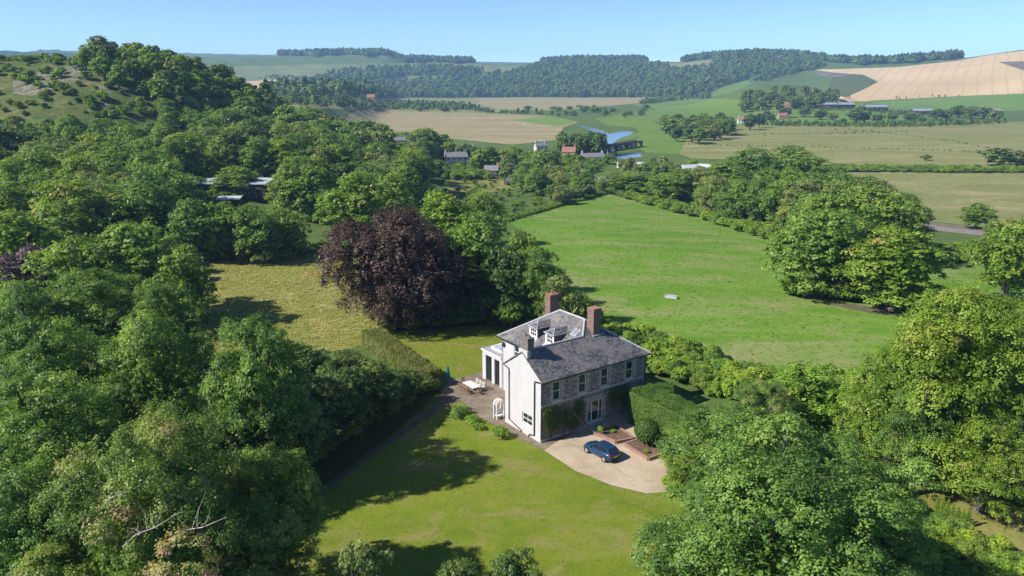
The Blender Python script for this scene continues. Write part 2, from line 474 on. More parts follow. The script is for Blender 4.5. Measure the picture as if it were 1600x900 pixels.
region('path', 'path', [(690, 612), (722, 627), (700, 633), (595, 704), (470, 796), (464, 793), (590, 699), (688, 626)])
region('patio', 'patio', [(690, 612), (703, 592), (720, 590), (762, 578.5), (830, 565), (900, 640), (960, 640), (862, 694), (850, 702.5), (800, 679), (745, 649), (722, 627)])
region('gravel_drive', 'gravel', [(850, 703.5), (862, 695), (960, 640.5), (1005, 632), (1040, 690), (1052, 730), (1046, 768), (1010, 771), (955, 758), (900, 736)])
region('mown_track', 'track', [(1330, 672), (1400, 705), (1480, 745), (1600, 795), (1720, 840), (1720, 980), (1600, 890), (1500, 835), (1430, 792), (1370, 745), (1320, 700)])

def build_land():
    pts, edges = [], []
    az = np.radians(np.arange(-56, 56.01, 0.42))
    R = 24 * np.exp(np.arange(0, math.log(5400 / 24), 0.027))
    A, RR = np.meshgrid(az, R)
    jit = rng.uniform(-0.3, 0.3, A.shape) * math.radians(0.42)
    gx, gy = (RR * np.sin(A + jit)).ravel(), (RR * np.cos(A + jit)).ravel()
    pts += [Vector(p) for p in zip(gx, gy)]
    # the land behind and beside the drone, coarser
    for r in (24, 60, 150, 400, 1000, 2500, 5400):
        for a in np.radians(np.arange(62, 300, 9)): pts.append(Vector((r * math.sin(a), r * math.cos(a))))
    pts.append(Vector((0, 0)))
    for x in np.arange(-40, 60, 8):
        for y in np.arange(-30, 24, 8): pts.append(Vector((x + 0.3, y + 0.2)))
    for name, m, poly in REG:
        b = len(pts); n = len(poly)
        pts += [Vector(p) for p in poly]
        edges += [(b + i, b + (i + 1) % n) for i in range(n)]
    v, e, f, _, _, _ = delaunay_2d_cdt(pts, edges, [], 0, 1e-3, False)
    P = np.array([tuple(p) for p in v]); T = np.array([t for t in f if len(t) == 3])
    Z = terr(P[:, 0], P[:, 1])
    cen = P[T].mean(axis=1)
    which = np.full(len(T), -1)
    for k, (name, m, poly) in enumerate(REG):
        pl = np.array(poly)
        bb = (cen[:, 0] >= pl[:, 0].min()) & (cen[:, 0] <= pl[:, 0].max()) & (cen[:, 1] >= pl[:, 1].min()) & (cen[:, 1] <= pl[:, 1].max())
        idx = np.where(bb)[0]
        which[idx[inside(cen[idx, 0], cen[idx, 1], pl)]] = k
    for k in range(-1, len(REG)):
        tri = T[which == k]
        if not len(tri): continue
        used, inv = np.unique(tri, return_inverse=True)
        me = bpy.data.meshes.new('land')
        co = np.column_stack([P[used], Z[used]])
        me.from_pydata(co.tolist(), [], inv.reshape(-1, 3).tolist())
        me.polygons.foreach_set('use_smooth', [True] * len(me.polygons))
        me.materials.append(M['ground'] if k < 0 else REG[k][1])
        o = link('ground' if k < 0 else REG[k][0], me)
        tag(o, kind='structure')
build_land()

# ------------------------------------------------------------------ the house
def render_mat():
    m, nt, b = mat('white_render')
    p = opos(nt)
    c = ramp(nt, noise(nt, p, 0.6, 6, 0.7), [(0.3, (0.46, 0.44, 0.435)), (0.7, (0.52, 0.505, 0.50))])
    st = nt.nodes.new('ShaderNodeMapping'); st.inputs['Scale'].default_value = (3, 3, 0.22); nt.links.new(p, st.inputs[0])
    c = mix(nt, ramp(nt, noise(nt, st.outputs[0], 1.4, 5, 0.7), [(0.52, (0, 0, 0)), (0.8, (0.6, 0.6, 0.6))]), c, (0.33, 0.31, 0.285))
    nt.links.new(c, b.inputs['Base Color']); b.inputs['Roughness'].default_value = 0.85
    bump(nt, b, noise(nt, p, 25, 3), 0.15, 0.02)
    return m
def flint_mat():
    m, nt, b = mat('flint_wall')
    p = opos(nt)
    vo = nt.nodes.new('ShaderNodeTexVoronoi'); vo.inputs['Scale'].default_value = 6.5; vo.inputs['Randomness'].default_value = 1
    nt.links.new(p, vo.inputs['Vector'])
    ve = nt.nodes.new('ShaderNodeTexVoronoi'); ve.feature = 'DISTANCE_TO_EDGE'; ve.inputs['Scale'].default_value = 6.5
    nt.links.new(p, ve.inputs['Vector'])
    sp = nt.nodes.new('ShaderNodeSeparateColor'); nt.links.new(vo.outputs['Color'], sp.inputs[0])
    c = ramp(nt, sp.outputs[0], [(0.1, (0.09, 0.085, 0.085)), (0.45, (0.17, 0.155, 0.15)), (0.7, (0.27, 0.245, 0.225)), (0.95, (0.44, 0.41, 0.385))])
    c = mix(nt, ramp(nt, ve.outputs['Distance'], [(0.02, (1, 1, 1)), (0.07, (0, 0, 0))]), c, (0.34, 0.29, 0.25))
    c = mix(nt, ramp(nt, noise(nt, p, 0.7, 5, 0.7), [(0.45, (0, 0, 0)), (0.75, (0.6, 0.6, 0.6))]), c, (0.13, 0.10, 0.085))
    nt.links.new(c, b.inputs['Base Color']); b.inputs['Roughness'].default_value = 0.8
    bump(nt, b, ve.outputs['Distance'], 0.6, 0.08)
    return m
def slate_mat():
    m, nt, b = mat('roof_slates')
    uv = nt.nodes.new('ShaderNodeUVMap').outputs[0]
    br = nt.nodes.new('ShaderNodeTexBrick')
    br.inputs['Scale'].default_value = 1.0; br.inputs['Brick Width'].default_value = 0.34; br.inputs['Row Height'].default_value = 0.26
    br.inputs['Mortar Size'].default_value = 0.018; br.inputs['Mortar Smooth'].default_value = 0.3; br.inputs['Bias'].default_value = 0
    br.inputs['Color1'].default_value = (0.05, 0.048, 0.052, 1); br.inputs['Color2'].default_value = (0.19, 0.178, 0.175, 1); br.inputs['Mortar'].default_value = (0.035, 0.035, 0.035, 1)
    nt.links.new(uv, br.inputs['Vector'])
    n1 = noise(nt, uv, 0.35, 6, 0.75, 0.6)
    c = mix(nt, ramp(nt, n1, [(0.46, (0, 0, 0)), (0.66, (0.8, 0.8, 0.8))]), br.outputs['Color'], (0.235, 0.20, 0.18))
    st = nt.nodes.new('ShaderNodeMapping'); st.inputs['Scale'].default_value = (1.6, 0.25, 1); nt.links.new(uv, st.inputs[0])
    c = mix(nt, ramp(nt, noise(nt, st.outputs[0], 1.1, 5, 0.7), [(0.58, (0, 0, 0)), (0.8, (0.7, 0.7, 0.7))]), c, (0.30, 0.265, 0.23))
    c = mix(nt, ramp(nt, noise(nt, uv, 1.6, 5, 0.8), [(0.63, (0, 0, 0)), (0.75, (0.6, 0.6, 0.6))]), c, (0.16, 0.15, 0.07))
    nt.links.new(c, b.inputs['Base Color']); b.inputs['Roughness'].default_value = 0.55; b.inputs['Specular IOR Level'].default_value = 0.4
    mx = nt.nodes.new('ShaderNodeMath'); mx.operation = 'MULTIPLY_ADD'; mx.inputs[1].default_value = -1; nt.links.new(br.outputs['Fac'], mx.inputs[0])
    nt.links.new(noise(nt, uv, 4, 2), mx.inputs[2])
    bump(nt, b, mx.outputs[0], 0.5, 0.02)
    return m
def brick_mat(name, a, b2, scale=4.4):
    m, nt, b = mat(name)
    p = opos(nt)
    g = nt.nodes.new('ShaderNodeMapping'); g.inputs['Rotation'].default_value = (math.pi / 2, 0, 0.6); nt.links.new(p, g.inputs[0])
    br = nt.nodes.new('ShaderNodeTexBrick'); br.inputs['Scale'].default_value = scale
    br.inputs['Color1'].default_value = (*a, 1); br.inputs['Color2'].default_value = (*b2, 1); br.inputs['Mortar'].default_value = (0.30, 0.26, 0.22, 1)
    nt.links.new(g.outputs[0], br.inputs['Vector'])
    c = mix(nt, ramp(nt, noise(nt, p, 1.2, 5, 0.7), [(0.4, (0, 0, 0)), (0.75, (0.6, 0.6, 0.6))]), br.outputs['Color'], (0.13, 0.10, 0.085))
    nt.links.new(c, b.inputs['Base Color']); b.inputs['Roughness'].default_value = 0.9
    return m
M['render'] = render_mat(); M['flint'] = flint_mat(); M['slate'] = slate_mat()
M['brick'] = brick_mat('chimney_brick', (0.215, 0.11, 0.08), (0.15, 0.08, 0.062))
M['kerb_brick'] = brick_mat('bed_brick', (0.34, 0.17, 0.12), (0.26, 0.14, 0.10))
M['stone'] = plain('dressed_stone', (0.40, 0.365, 0.33), 0.9, 0.15, 0.2, 2.5, bmp=0.3)
M['stack'] = plain('weathered_stack', (0.17, 0.15, 0.135), 0.95, 0.1, 0.4, 2.5, bmp=0.4)
M['lead'] = plain('lead_flashing', (0.40, 0.41, 0.43), 0.6, 0.4, 0.2, 2.0)
M['white_paint'] = plain('white_paint', (0.70, 0.69, 0.68), 0.45, 0.4, 0.04, 2.0)
M['black_paint'] = plain('black_iron', (0.018, 0.017, 0.017), 0.45, 0.4, 0.1, 2.0)
M['terracotta'] = plain('terracotta', (0.30, 0.145, 0.09), 0.85, 0.15, 0.25, 5.0)
M['glass'] = plain('window_glass', (0.018, 0.022, 0.026), 0.04, 0.9, 0.1, 1.0)
M['roof_glass'] = plain('lantern_glass', (0.20, 0.24, 0.28), 0.08, 0.9, 0.1, 1.0)
M['felt'] = plain('flat_roof_felt', (0.30, 0.30, 0.31), 0.85, 0.2, 0.2, 1.5)
M['dark_room'] = plain('dark_interior', (0.03, 0.026, 0.024), 0.9, 0.1, 0.2, 1.0)

HX, HY, HTH = 3.05, 75.6, math.radians(35.55)
house = empty('country_house', (HX, HY, 0), HTH)
tag(house, 'large flint and white rendered country house with slate roof and brick chimneys', 'house')
def hloc(a, b, z=0):
    return Vector((HX + a * math.cos(HTH) - b * math.sin(HTH), HY + a * math.sin(HTH) + b * math.cos(HTH), z))

HE, SL, HL, HW, HD, RO, OV = 7.3, 0.674, 15.5, 5.25, 14.83, 3.3, 0.38
G2 = 2 * RO

def wall(name, o, dx, n, length, prof, thick, holes, material, parent):
    """wall from point o along dx, facing n; prof = list of (s, top z); holes = (s0, s1, z0, z1) that go right through"""
    mb = MB()
    o, dx, n = Vector(o), Vector(dx), Vector(n)
    P = lambda s, z, d: o + dx * s + Vector((0, 0, z)) - n * d
    ss = sorted({0, length, *[h[0] for h in holes], *[h[1] for h in holes], *[p[0] for p in prof]})
    top = lambda s: float(np.interp(s, [p[0] for p in prof], [p[1] for p in prof]))
    for s0, s1 in zip(ss, ss[1:]):
        hs = sorted([h for h in holes if h[0] < (s0 + s1) / 2 < h[1]], key=lambda h: h[2])
        z = 0.0
        for h in hs + [None]:
            z1 = h[2] if h else None
            ta, tb = (z1, z1) if h else (top(s0), top(s1))
            for d in (0, thick): mb.poly([P(s0, z, d), P(s1, z, d), P(s1, tb, d), P(s0, ta, d)])
            if h: z = h[3]
        if True: mb.poly([P(s0, top(s0), 0), P(s1, top(s1), 0), P(s1, top(s1), thick), P(s0, top(s0), thick)])
    for s in (0, length): mb.poly([P(s, 0, 0), P(s, 0, thick), P(s, top(s), thick), P(s, top(s), 0)])
    for s0, s1, z0, z1 in holes:
        for a, b in (((s0, z0), (s1, z0)), ((s1, z0), (s1, z1)), ((s1, z1), (s0, z1)), ((s0, z1), (s0, z0))):
            mb.poly([P(*a, 0), P(*b, 0), P(*b, thick), P(*a, thick)])
    ob = mb.build(name, material, parent)
    return ob

def window(o, dx, n, s0, s1, z0, z1, parent, cols=1, rows=2, bars=(), depth=0.14, name='window', sill=True, mull=()):
    """sash window: white frame with rails and bars, panes as children, a sill"""
    o, dx, n = Vector(o), Vector(dx), Vector(n)
    fr = MB()
    def bar(sa, sb, za, zb, d0, d1):
        pts = [o + dx * s + Vector((0, 0, z)) - n * d0 for s, z in ((sa, za), (sb, za), (sb, zb), (sa, zb))]
        fr.prism(pts, -n * (d1 - d0))
    w = 0.10
    bar(s0, s0 + w, z0, z1, depth - 0.05, depth + 0.06); bar(s1 - w, s1, z0, z1, depth - 0.05, depth + 0.06)
    bar(s0 + w, s1 - w, z1 - w, z1, depth - 0.05, depth + 0.06); bar(s0 + w, s1 - w, z0, z0 + w, depth - 0.05, depth + 0.06)
    xs = [s0 + w] + [s0 + (s1 - s0) * m for m in mull] + [s1 - w]
    for m in mull: bar(s0 + (s1 - s0) * m - 0.07, s0 + (s1 - s0) * m + 0.07, z0 + w, z1 - w, depth - 0.045, depth + 0.055)
    panes = []
    for xa, xb in zip(xs, xs[1:]):
        xa2, xb2 = xa + (0.07 if xa != xs[0] else 0), xb - (0.07 if xb != xs[-1] else 0)
        zs = [z0 + w + (z1 - z0 - 2 * w) * r / rows for r in range(rows + 1)]
        cs = [xa2 + (xb2 - xa2) * c / cols for c in range(cols + 1)]
        for z in zs[1:-1]: bar(xa2, xb2, z - 0.035, z + 0.035, depth - 0.03, depth + 0.05)
        for c in cs[1:-1]: bar(c - 0.025, c + 0.025, z0 + w, z1 - w, depth - 0.025, depth + 0.045)
        for za, zb in zip(zs, zs[1:]):
            for ca, cb in zip(cs, cs[1:]): panes.append((ca, cb, za, zb))
    f = fr.build(name, M['white_paint'], parent)
    if sill:
        sl = MB()
        pts = [o + dx * s + Vector((0, 0, z)) + n * 0.08 for s, z in ((s0 - 0.08, z0 - 0.12), (s1 + 0.08, z0 - 0.12), (s1 + 0.08, z0 - 0.003), (s0 - 0.08, z0 - 0.003))]
        sl.prism(pts, -n * 0.20); sl.build('sill', M['white_paint'], f)
    for ca, cb, za, zb in panes:
        pb = MB()
        pts = [o + dx * s + Vector((0, 0, z)) - n * (depth + 0.01) for s, z in ((ca, za), (cb, za), (cb, zb), (ca, zb))]
        pb.prism(pts, -n * 0.012); pb.build('pane', M['glass'], f)
    return f

X, Y_, Z_ = Vector((1, 0, 0)), Vector((0, 1, 0)), Vector((0, 0, 1))
front_up = [(1.65, 2.72, 4.42, 6.6), (5.3, 6.37, 4.42, 6.6), (8.57, 9.66, 4.42, 6.6), (12.38, 13.5, 4.42, 6.6)]
tri = (6.78, 8.94, 0.5, 3.0)
wall('flint_wall', (0.02, 0, 0), X, -Y_, HL - 0.02, [(0, HE), (HL - 0.02, HE)], 0.4, [(a - 0.02, b - 0.02, c, d) for a, b, c, d in front_up + [tri]], M['flint'], house)
for a, b, c, d in front_up: window((0, 0, 0), X, -Y_, a, b, c, d, house)
window((0, 0, 0), X, -Y_, *tri, house, rows=2, mull=(0.25, 0.75))
# dressed stone: blocks toothed round each window, bands, the corner
def quoins(holes):
    for a, b, c, d in holes:
        q = MB(); k = 0; z = c
        while z < d - 0.05:
            zz = min(z + 0.36, d); w = 0.52 if k % 2 else 0.30
            q.box(a - w, a - 0.004, -0.035, 0.05, z + 0.006, zz - 0.006); q.box(b + 0.004, b + w, -0.035, 0.05, z + 0.006, zz - 0.006)
            z = zz; k += 1
        q.box(a - 0.42, b + 0.42, -0.04, 0.05, d + 0.003, d + 0.36)
        q.build('window_surround', M['stone'], house)
quoins(front_up + [tri])
MB().box(0.03, HL + 0.02, -0.05, 0.03, 4.02, 4.29).build('string_course', M['stone'], house)
MB().box(5.6, 10.2, -0.07, 0.03, 3.42, 3.64).build('string_course', M['stone'], house)
MB().box(0.03, HL + 0.02, -0.07, 0.03, 0.02, 0.34).build('plinth', M['stone'], house)
q = MB()
for k in range(20):
    w = 0.5 if k % 2 else 0.28
    q.box(HL - w, HL + 0.025, -0.03, 0.05, 0.36 + k * 0.345, 0.36 + k * 0.345 + 0.335)
q.build('corner_quoins', M['stone'], house)
# white rendered walls
gw = (1.5, 3.3, 1.2, 2.5)
gprof = [(0, HE), (RO, HE + SL * RO), (G2, HE)]
wall('gable_wall', (0, 0, 0), Y_, -X, G2, [(0, HE - 0.12), (RO, HE + SL * RO - 0.12), (G2, HE - 0.12)], 0.4, [gw], M['render'], house)
window((0, 0, 0), Y_, -X, *gw, house, cols=2, rows=2)
wall('rendered_wall', (0.4, G2, 0), X, Y_, HW - 0.4, [(0, HE - 0.1), (HW - 0.4, HE - 0.1)], 0.4, [], M['render'], house)
lw = (11.5 - G2 - 0.35, 12.5 - G2 - 0.3, 5.0, 6.6)
wall('rendered_wall', (HW, G2, 0), Y_, -X, HD - G2, [(0, HE - 0.1), (HD - G2, HE - 0.1)], 0.4, [lw], M['render'], house)
window((HW, G2, 0), Y_, -X, *lw, house, cols=1, rows=2)
wall('rear_wall', (HW, HD, 0), X, Y_, HL - HW, [(0, HE - 0.1), (HL - HW, HE - 0.1)], 0.4, [], M['render'], house)
wall('side_wall', (HL, 0.4, 0), Y_, X, HD - 0.4, [(0, HE - 0.1), (HD - 0.4, HE - 0.1)], 0.4, [], M['flint'], house)
MB().box(0.6, HL - 0.6, 0.6, G2 - 0.6, 0.1, 7.0).build('dark_interior', M['dark_room'], house)
MB().box(HW + 0.6, HL - 0.6, G2, HD - 0.6, 0.1, 7.0).build('dark_interior', M['dark_room'], house)
# roof
HWD = (HL - HW) / 2
AX = HW + HWD
zf = lambda b: HE + SL * b
APX, RFX, JN = (AX, HWD, zf(HWD)), (AX, HD - HWD, zf(HWD)), (HW + RO, RO, zf(RO))
e0 = zf(-OV)
SLOPES = [
    ([(-0.12, -OV, e0), (HL + OV, -OV, e0), APX, JN, (-0.12, RO, zf(RO))], X, Vector((0, 1, SL))),
    ([(HL + OV, -OV, e0), (HL + OV, HD + OV, e0), RFX, APX], Y_, Vector((-1, 0, SL))),
    ([(HL + OV, HD + OV, e0), (HW - OV, HD + OV, e0), RFX], X, Vector((0, -1, SL))),
    ([(HW - OV, HD + OV, e0), (HW - OV, G2 + OV, e0), JN, APX, RFX], Y_, Vector((1, 0, SL))),
    ([(-0.12, RO, zf(RO)), JN, (HW - OV, G2 + OV, e0), (-0.12, G2 + OV, e0)], X, Vector((0, -1, SL)))]
def slated(name, polys, parent, material, thick=0.13):
    """roof slopes as slabs with slate coordinates in metres"""
    mb = MB(); uvs = []
    for pts, ax, up in polys:
        n0 = len(mb.f); mb.slab(pts, thick)
        up = up.normalized()
        for fi in range(n0, len(mb.f)): uvs.append((fi, ax, up))
    me = bpy.data.meshes.new(name); me.from_pydata(mb.v, [], mb.f); me.materials.append(material)
    uvl = me.uv_layers.new(name='UVMap')
    for fi, ax, up in uvs:
        p = me.polygons[fi]
        for li, vi in zip(p.loop_indices, p.vertices):
            co = me.vertices[vi].co; uvl.data[li].uv = (co.dot(ax), co.dot(up))
    return link(name, me, parent)
for sp_ in SLOPES: slated('roof_slope', [sp_], house, M['slate'])
def caps(name, segs, r, material, parent, dz=0.02):
    for a, b in segs:
        MB().tube([Vector(a) + Z_ * dz, Vector(b) + Z_ * dz], r, 6).build(name, material, parent)
caps('hip_flashing', [(APX, RFX), (APX, (HL + OV, -OV, e0)), (APX, JN), (RFX, (HW - OV, HD + OV, e0)), (RFX, (HL + OV, HD + OV, e0)), ((0.9, RO, zf(RO)), JN)], 0.105, M['lead'], house)
caps('valley_flashing', [(JN, (HW - OV, G2 + OV, e0))], 0.1, M['lead'], house)
caps('gutter', [((-0.1, -OV - 0.05, e0 - 0.1), (HL + OV, -OV - 0.05, e0 - 0.1)), ((HL + OV + 0.05, -OV, e0 - 0.1), (HL + OV + 0.05, HD + OV, e0 - 0.1)), ((HW - OV - 0.05, G2 + OV, e0 - 0.1), (HW - OV - 0.05, HD + OV, e0 - 0.1))], 0.075, M['black_paint'], house)
def pipe(path): MB().tube(path, 0.065, 6).build('drainpipe', M['black_paint'], house)
pipe([(-0.1, 6.7, 7.0), (-0.1, 5.75, 6.82), (-0.1, 5.7, 6.5), (-0.1, 5.7, 0.75), (-0.1, 3.35, 0.2), (-0.1, 3.3, 0.03)])
pipe([(-0.1, 0.05, 6.95), (-0.1, 0.95, 6.8), (-0.1, 1.0, 6.5), (-0.1, 1.0, 0.55), (-0.1, 1.9, 0.3), (-0.1, 1.95, 0.03)])
pipe([(HL - 0.12, -0.12, 6.9), (HL - 0.12, -0.12, 0.05)])
def chimney(a0, a1, b0, b1, z0, z1, m, pots, pm='terracotta'):
    c = MB().box(a0, a1, b0, b1, z0, z1 - 0.42).box(a0 - 0.07, a1 + 0.07, b0 - 0.07, b1 + 0.07, z1 - 0.417, z1 - 0.22).box(a0 - 0.02, a1 + 0.02, b0 - 0.02, b1 + 0.02, z1 - 0.217, z1 - 0.05)
    c = c.build('chimney', m, house)
    MB().box(a0 - 0.04, a1 + 0.04, b0 - 0.04, b1 + 0.04, z1 - 0.047, z1 + 0.02).build('chimney_cap', M[pm], c)
    for i in range(pots):
        t = (i + 0.5) / pots
        x, y = ((a0 + a1) / 2, b0 + (b1 - b0) * t) if b1 - b0 > a1 - a0 else (a0 + (a1 - a0) * t, (b0 + b1) / 2)
        MB().lathe([(0.17, z1 + 0.023), (0.14, z1 + 0.1), (0.13, z1 + 0.3), (0.16, z1 + 0.32), (0.16, z1 + 0.37)], 10, (x, y)).build('chimney_pot', M[pm], c)
    return c
chimney(10.0, 11.12, 3.15, 4.25, 9.0, 12.5, M['brick'], 0)
chimney(9.85, 11.2, 11.0, 11.95, 8.6, 12.4, M['brick'], 1)
gc = chimney(0.08, 0.9, 2.45, 3.85, 8.6, 11.1, M['stack'], 2, 'stack')
MB().box(-0.03, 0.42, 2.4, 3.95, 8.2, 9.75).build('chimney_breast', M['render'], house)
caps('lead_apron', [((9.85, 3.0, zf(3.0) + 0.03), (11.3, 3.0, zf(3.0) + 0.03))], 0.09, M['lead'], house)
# dormers on the inner slope, and two rooflights
zl = lambda a: HE + SL * (a - HW)
def dormer(b0, b1):
    a0, zt = 6.35, 9.35
    a1 = HW + (zt - HE) / SL
    d = MB()
    for b in (b0, b1 - 0.08): d.prism([(a0 + 0.08, b, zl(a0 + 0.08) - 0.02), (a1, b, zt), (a0 + 0.08, b, zt)], (0, 0.08, 0))
    d = d.build('dormer', M['slate_plain'], house)
    MB().box(a0, a0 + 0.08, b0, b1, zl(a0) - 0.05, zl(a0) + 0.16).box(a0, a0 + 0.08, b0, b1, zt - 0.14, zt).box(a0, a0 + 0.08, b0, b0 + 0.17, zl(a0) + 0.161, zt - 0.141).box(a0, a0 + 0.08, b1 - 0.17, b1, zl(a0) + 0.161, zt - 0.141).build('dormer_front', M['white_paint'], d)
    window((a0, 0, 0), Y_, -X, b0 + 0.17, b1 - 0.17, zl(a0) + 0.16, zt - 0.14, house, cols=3, rows=2, depth=0.08, name='dormer_window', sill=False)
    # roof: shallow hip with pale lead edges
    bm_ = (b0 + b1) / 2; zr = zt + 0.5
    ar = HW + (zr - HE) / SL
    A_, B_, C_, D_ = (a0 - 0.15, b0 - 0.14, zt), (a0 - 0.15, b1 + 0.14, zt), (a0 + 0.75, bm_, zr), (ar, bm_, zr)
    E_, F_ = (a1 + 0.1, b0 - 0.14, zt), (a1 + 0.1, b1 + 0.14, zt)
    slated('dormer_roof', [([A_, C_, B_], Y_, Vector((1, 0, .5))), ([A_, E_, D_, C_], X, Vector((0, 1, .5))), ([B_, C_, D_, F_], X, Vector((0, -1, .5)))], d, M['slate'], 0.06)
    for s in ((A_, C_), (B_, C_), (C_, D_), (A_, E_), (A_, B_), (B_, F_)):
        MB().tube([Vector(s[0]) + Z_ * 0.01, Vector(s[1]) + Z_ * 0.01], 0.042, 5).build('lead_edge', M['lead'], d)
    MB().slab([(a0 - 0.45, b0 - 0.1, zl(a0 - 0.45) + 0.03), (a0 - 0.01, b0 - 0.1, zl(a0 - 0.01) + 0.03), (a0 - 0.01, b1 + 0.1, zl(a0 - 0.01) + 0.03), (a0 - 0.45, b1 + 0.1, zl(a0 - 0.45) + 0.03)], 0.02).build('lead_apron', M['lead'], d)
M['slate_plain'] = plain('slate_cheek', (0.075, 0.075, 0.085), 0.6, 0.35, 0.3, 3)
dormer(9.0, 10.55)
dormer(5.85, 7.4)
for b in (4.75, 3.95 + 0.25):
    k = MB().slab([(8.2, b, zl(8.2) + 0.09), (9.0, b, zl(9.0) + 0.09), (9.0, b + 0.42, zl(9.0) + 0.09), (8.2, b + 0.42, zl(8.2) + 0.09)], 0.08).build('rooflight', M['lead'], house)
    MB().slab([(8.27, b + 0.06, zl(8.27) + 0.1), (8.93, b + 0.06, zl(8.93) + 0.1), (8.93, b + 0.36, zl(8.93) + 0.1), (8.27, b + 0.36, zl(8.27) + 0.1)], 0.007).build('pane', M['roof_glass'], k)
dish = MB()
dish.tube([(HW - 0.02, 14.3, 6.1), (HW - 0.10, 14.3, 6.1), (HW - 0.16, 14.3, 6.1)], [0.34, 0.33, 0.22], 18)
dish.tube([(HW - 0.15, 14.3, 5.95), (HW - 0.42, 14.3, 6.0)], 0.03, 6)
dish.build('satellite_dish', M['black_paint'], house)
# garden room behind, with pillars, glass doors and a roof lantern
OA, OB0, OB1, OH = 5.3, HD + 0.02, 19.3, 4.1
om = MB()
for b0, b1 in ((OB1 - 0.75, OB1), (16.55, 17.15), (OB0, OB0 + 0.55)): om.box(OA, OA + 0.5, b0, b1, 0, 3.5)
om.box(OA, OA + 0.5, OB0, OB1, 3.503, OH - 0.12).box(OA + 0.503, 11.5, OB1 - 0.5, OB1, 0, OH - 0.12).box(11.0, 11.497, OB0, OB1 - 0.503, 0, OH - 0.12)
orang = om.build('garden_room', M['render'], house)
MB().box(OA - 0.1, 11.6, OB0, OB1 + 0.1, OH - 0.117, OH).build('flat_roof', M['felt'], orang)
MB().box(OA - 0.14, OA - 0.1, OB0, OB1 + 0.14, OH - 0.16, OH + 0.06).box(OA - 0.097, 11.6, OB1 + 0.1, OB1 + 0.14, OH - 0.16, OH + 0.06).build('cornice', M['white_paint'], orang)
for b0, b1 in ((OB0 + 0.55, 16.55), (17.15, OB1 - 0.75)):
    MB().box(OA + 0.25, OA + 0.28, b0, b1, 0.05, 3.49).build('glass_door', M['glass'], orang)
    MB().box(OA + 0.20, OA + 0.245, (b0 + b1) / 2 - 0.05, (b0 + b1) / 2 + 0.05, 0.05, 3.45).box(OA + 0.20, OA + 0.245, b0, b0 + 0.08, 0.05, 3.45).build('door_frame', M['black_paint'], orang)
la0, la1, lb0, lb1 = 6.3, 10.0, 16.0, 18.6
ln = MB()
ridge0, ridge1 = (7.4, 17.3, OH + 0.95), (8.9, 17.3, OH + 0.95)
cs_ = [(la0, lb0, OH + 0.25), (la1, lb0, OH + 0.25), (la1, lb1, OH + 0.25), (la0, lb1, OH + 0.25)]
ln.poly([cs_[0], cs_[1], ridge1, ridge0]).poly([cs_[2], cs_[3], ridge0, ridge1]).poly([cs_[1], cs_[2], ridge1]).poly([cs_[3], cs_[0], ridge0])
lant = ln.build('roof_lantern', M['roof_glass'], orang)
fb = MB().box(la0 - 0.06, la1 + 0.06, lb0 - 0.06, lb0 + 0.04, OH + 0.003, OH + 0.3).box(la0 - 0.06, la1 + 0.06, lb1 - 0.04, lb1 + 0.06, OH + 0.003, OH + 0.3).box(la0 - 0.06, la0 + 0.04, lb0 + 0.043, lb1 - 0.043, OH + 0.003, OH + 0.3).box(la1 - 0.04, la1 + 0.06, lb0 + 0.043, lb1 - 0.043, OH + 0.003, OH + 0.3)
for s, e in ((cs_[0], ridge0), (cs_[3], ridge0), (cs_[1], ridge1), (cs_[2], ridge1), (ridge0, ridge1), (((la0 + la1) / 2, lb0, OH + 0.25), (8.15, 17.3, OH + 0.95)), ((la0, 17.3, OH + 0.25), ridge0)):
    fb.tube([s, e], 0.05, 5)
fb.build('lantern_frame', M['white_paint'], orang)

# ------------------------------------------------------------------ leaves, crowns, trees
def leaf_quads(P, N, size, g, aspect=0.62, curl=0.16):
    n = len(P)
    N = N / np.maximum(np.linalg.norm(N, axis=1, keepdims=True), 1e-6)
    r = g.normal(size=(n, 3))
    T = r - N * (r * N).sum(1, keepdims=True); T /= np.maximum(np.linalg.norm(T, axis=1, keepdims=True), 1e-6)
    B = np.cross(N, T)
    s = size[:, None] if np.ndim(size) else size
    V = np.empty((n, 4, 3))
    V[:, 0] = P - T * s * 0.5 - N * s * curl
    V[:, 1] = P + B * s * 0.5 * aspect
    V[:, 2] = P + T * s * 0.5 - N * s * curl
    V[:, 3] = P - B * s * 0.5 * aspect
    return V

def sph(g, n):
    v = g.normal(size=(n, 3)); return v / np.linalg.norm(v, axis=1, keepdims=True)

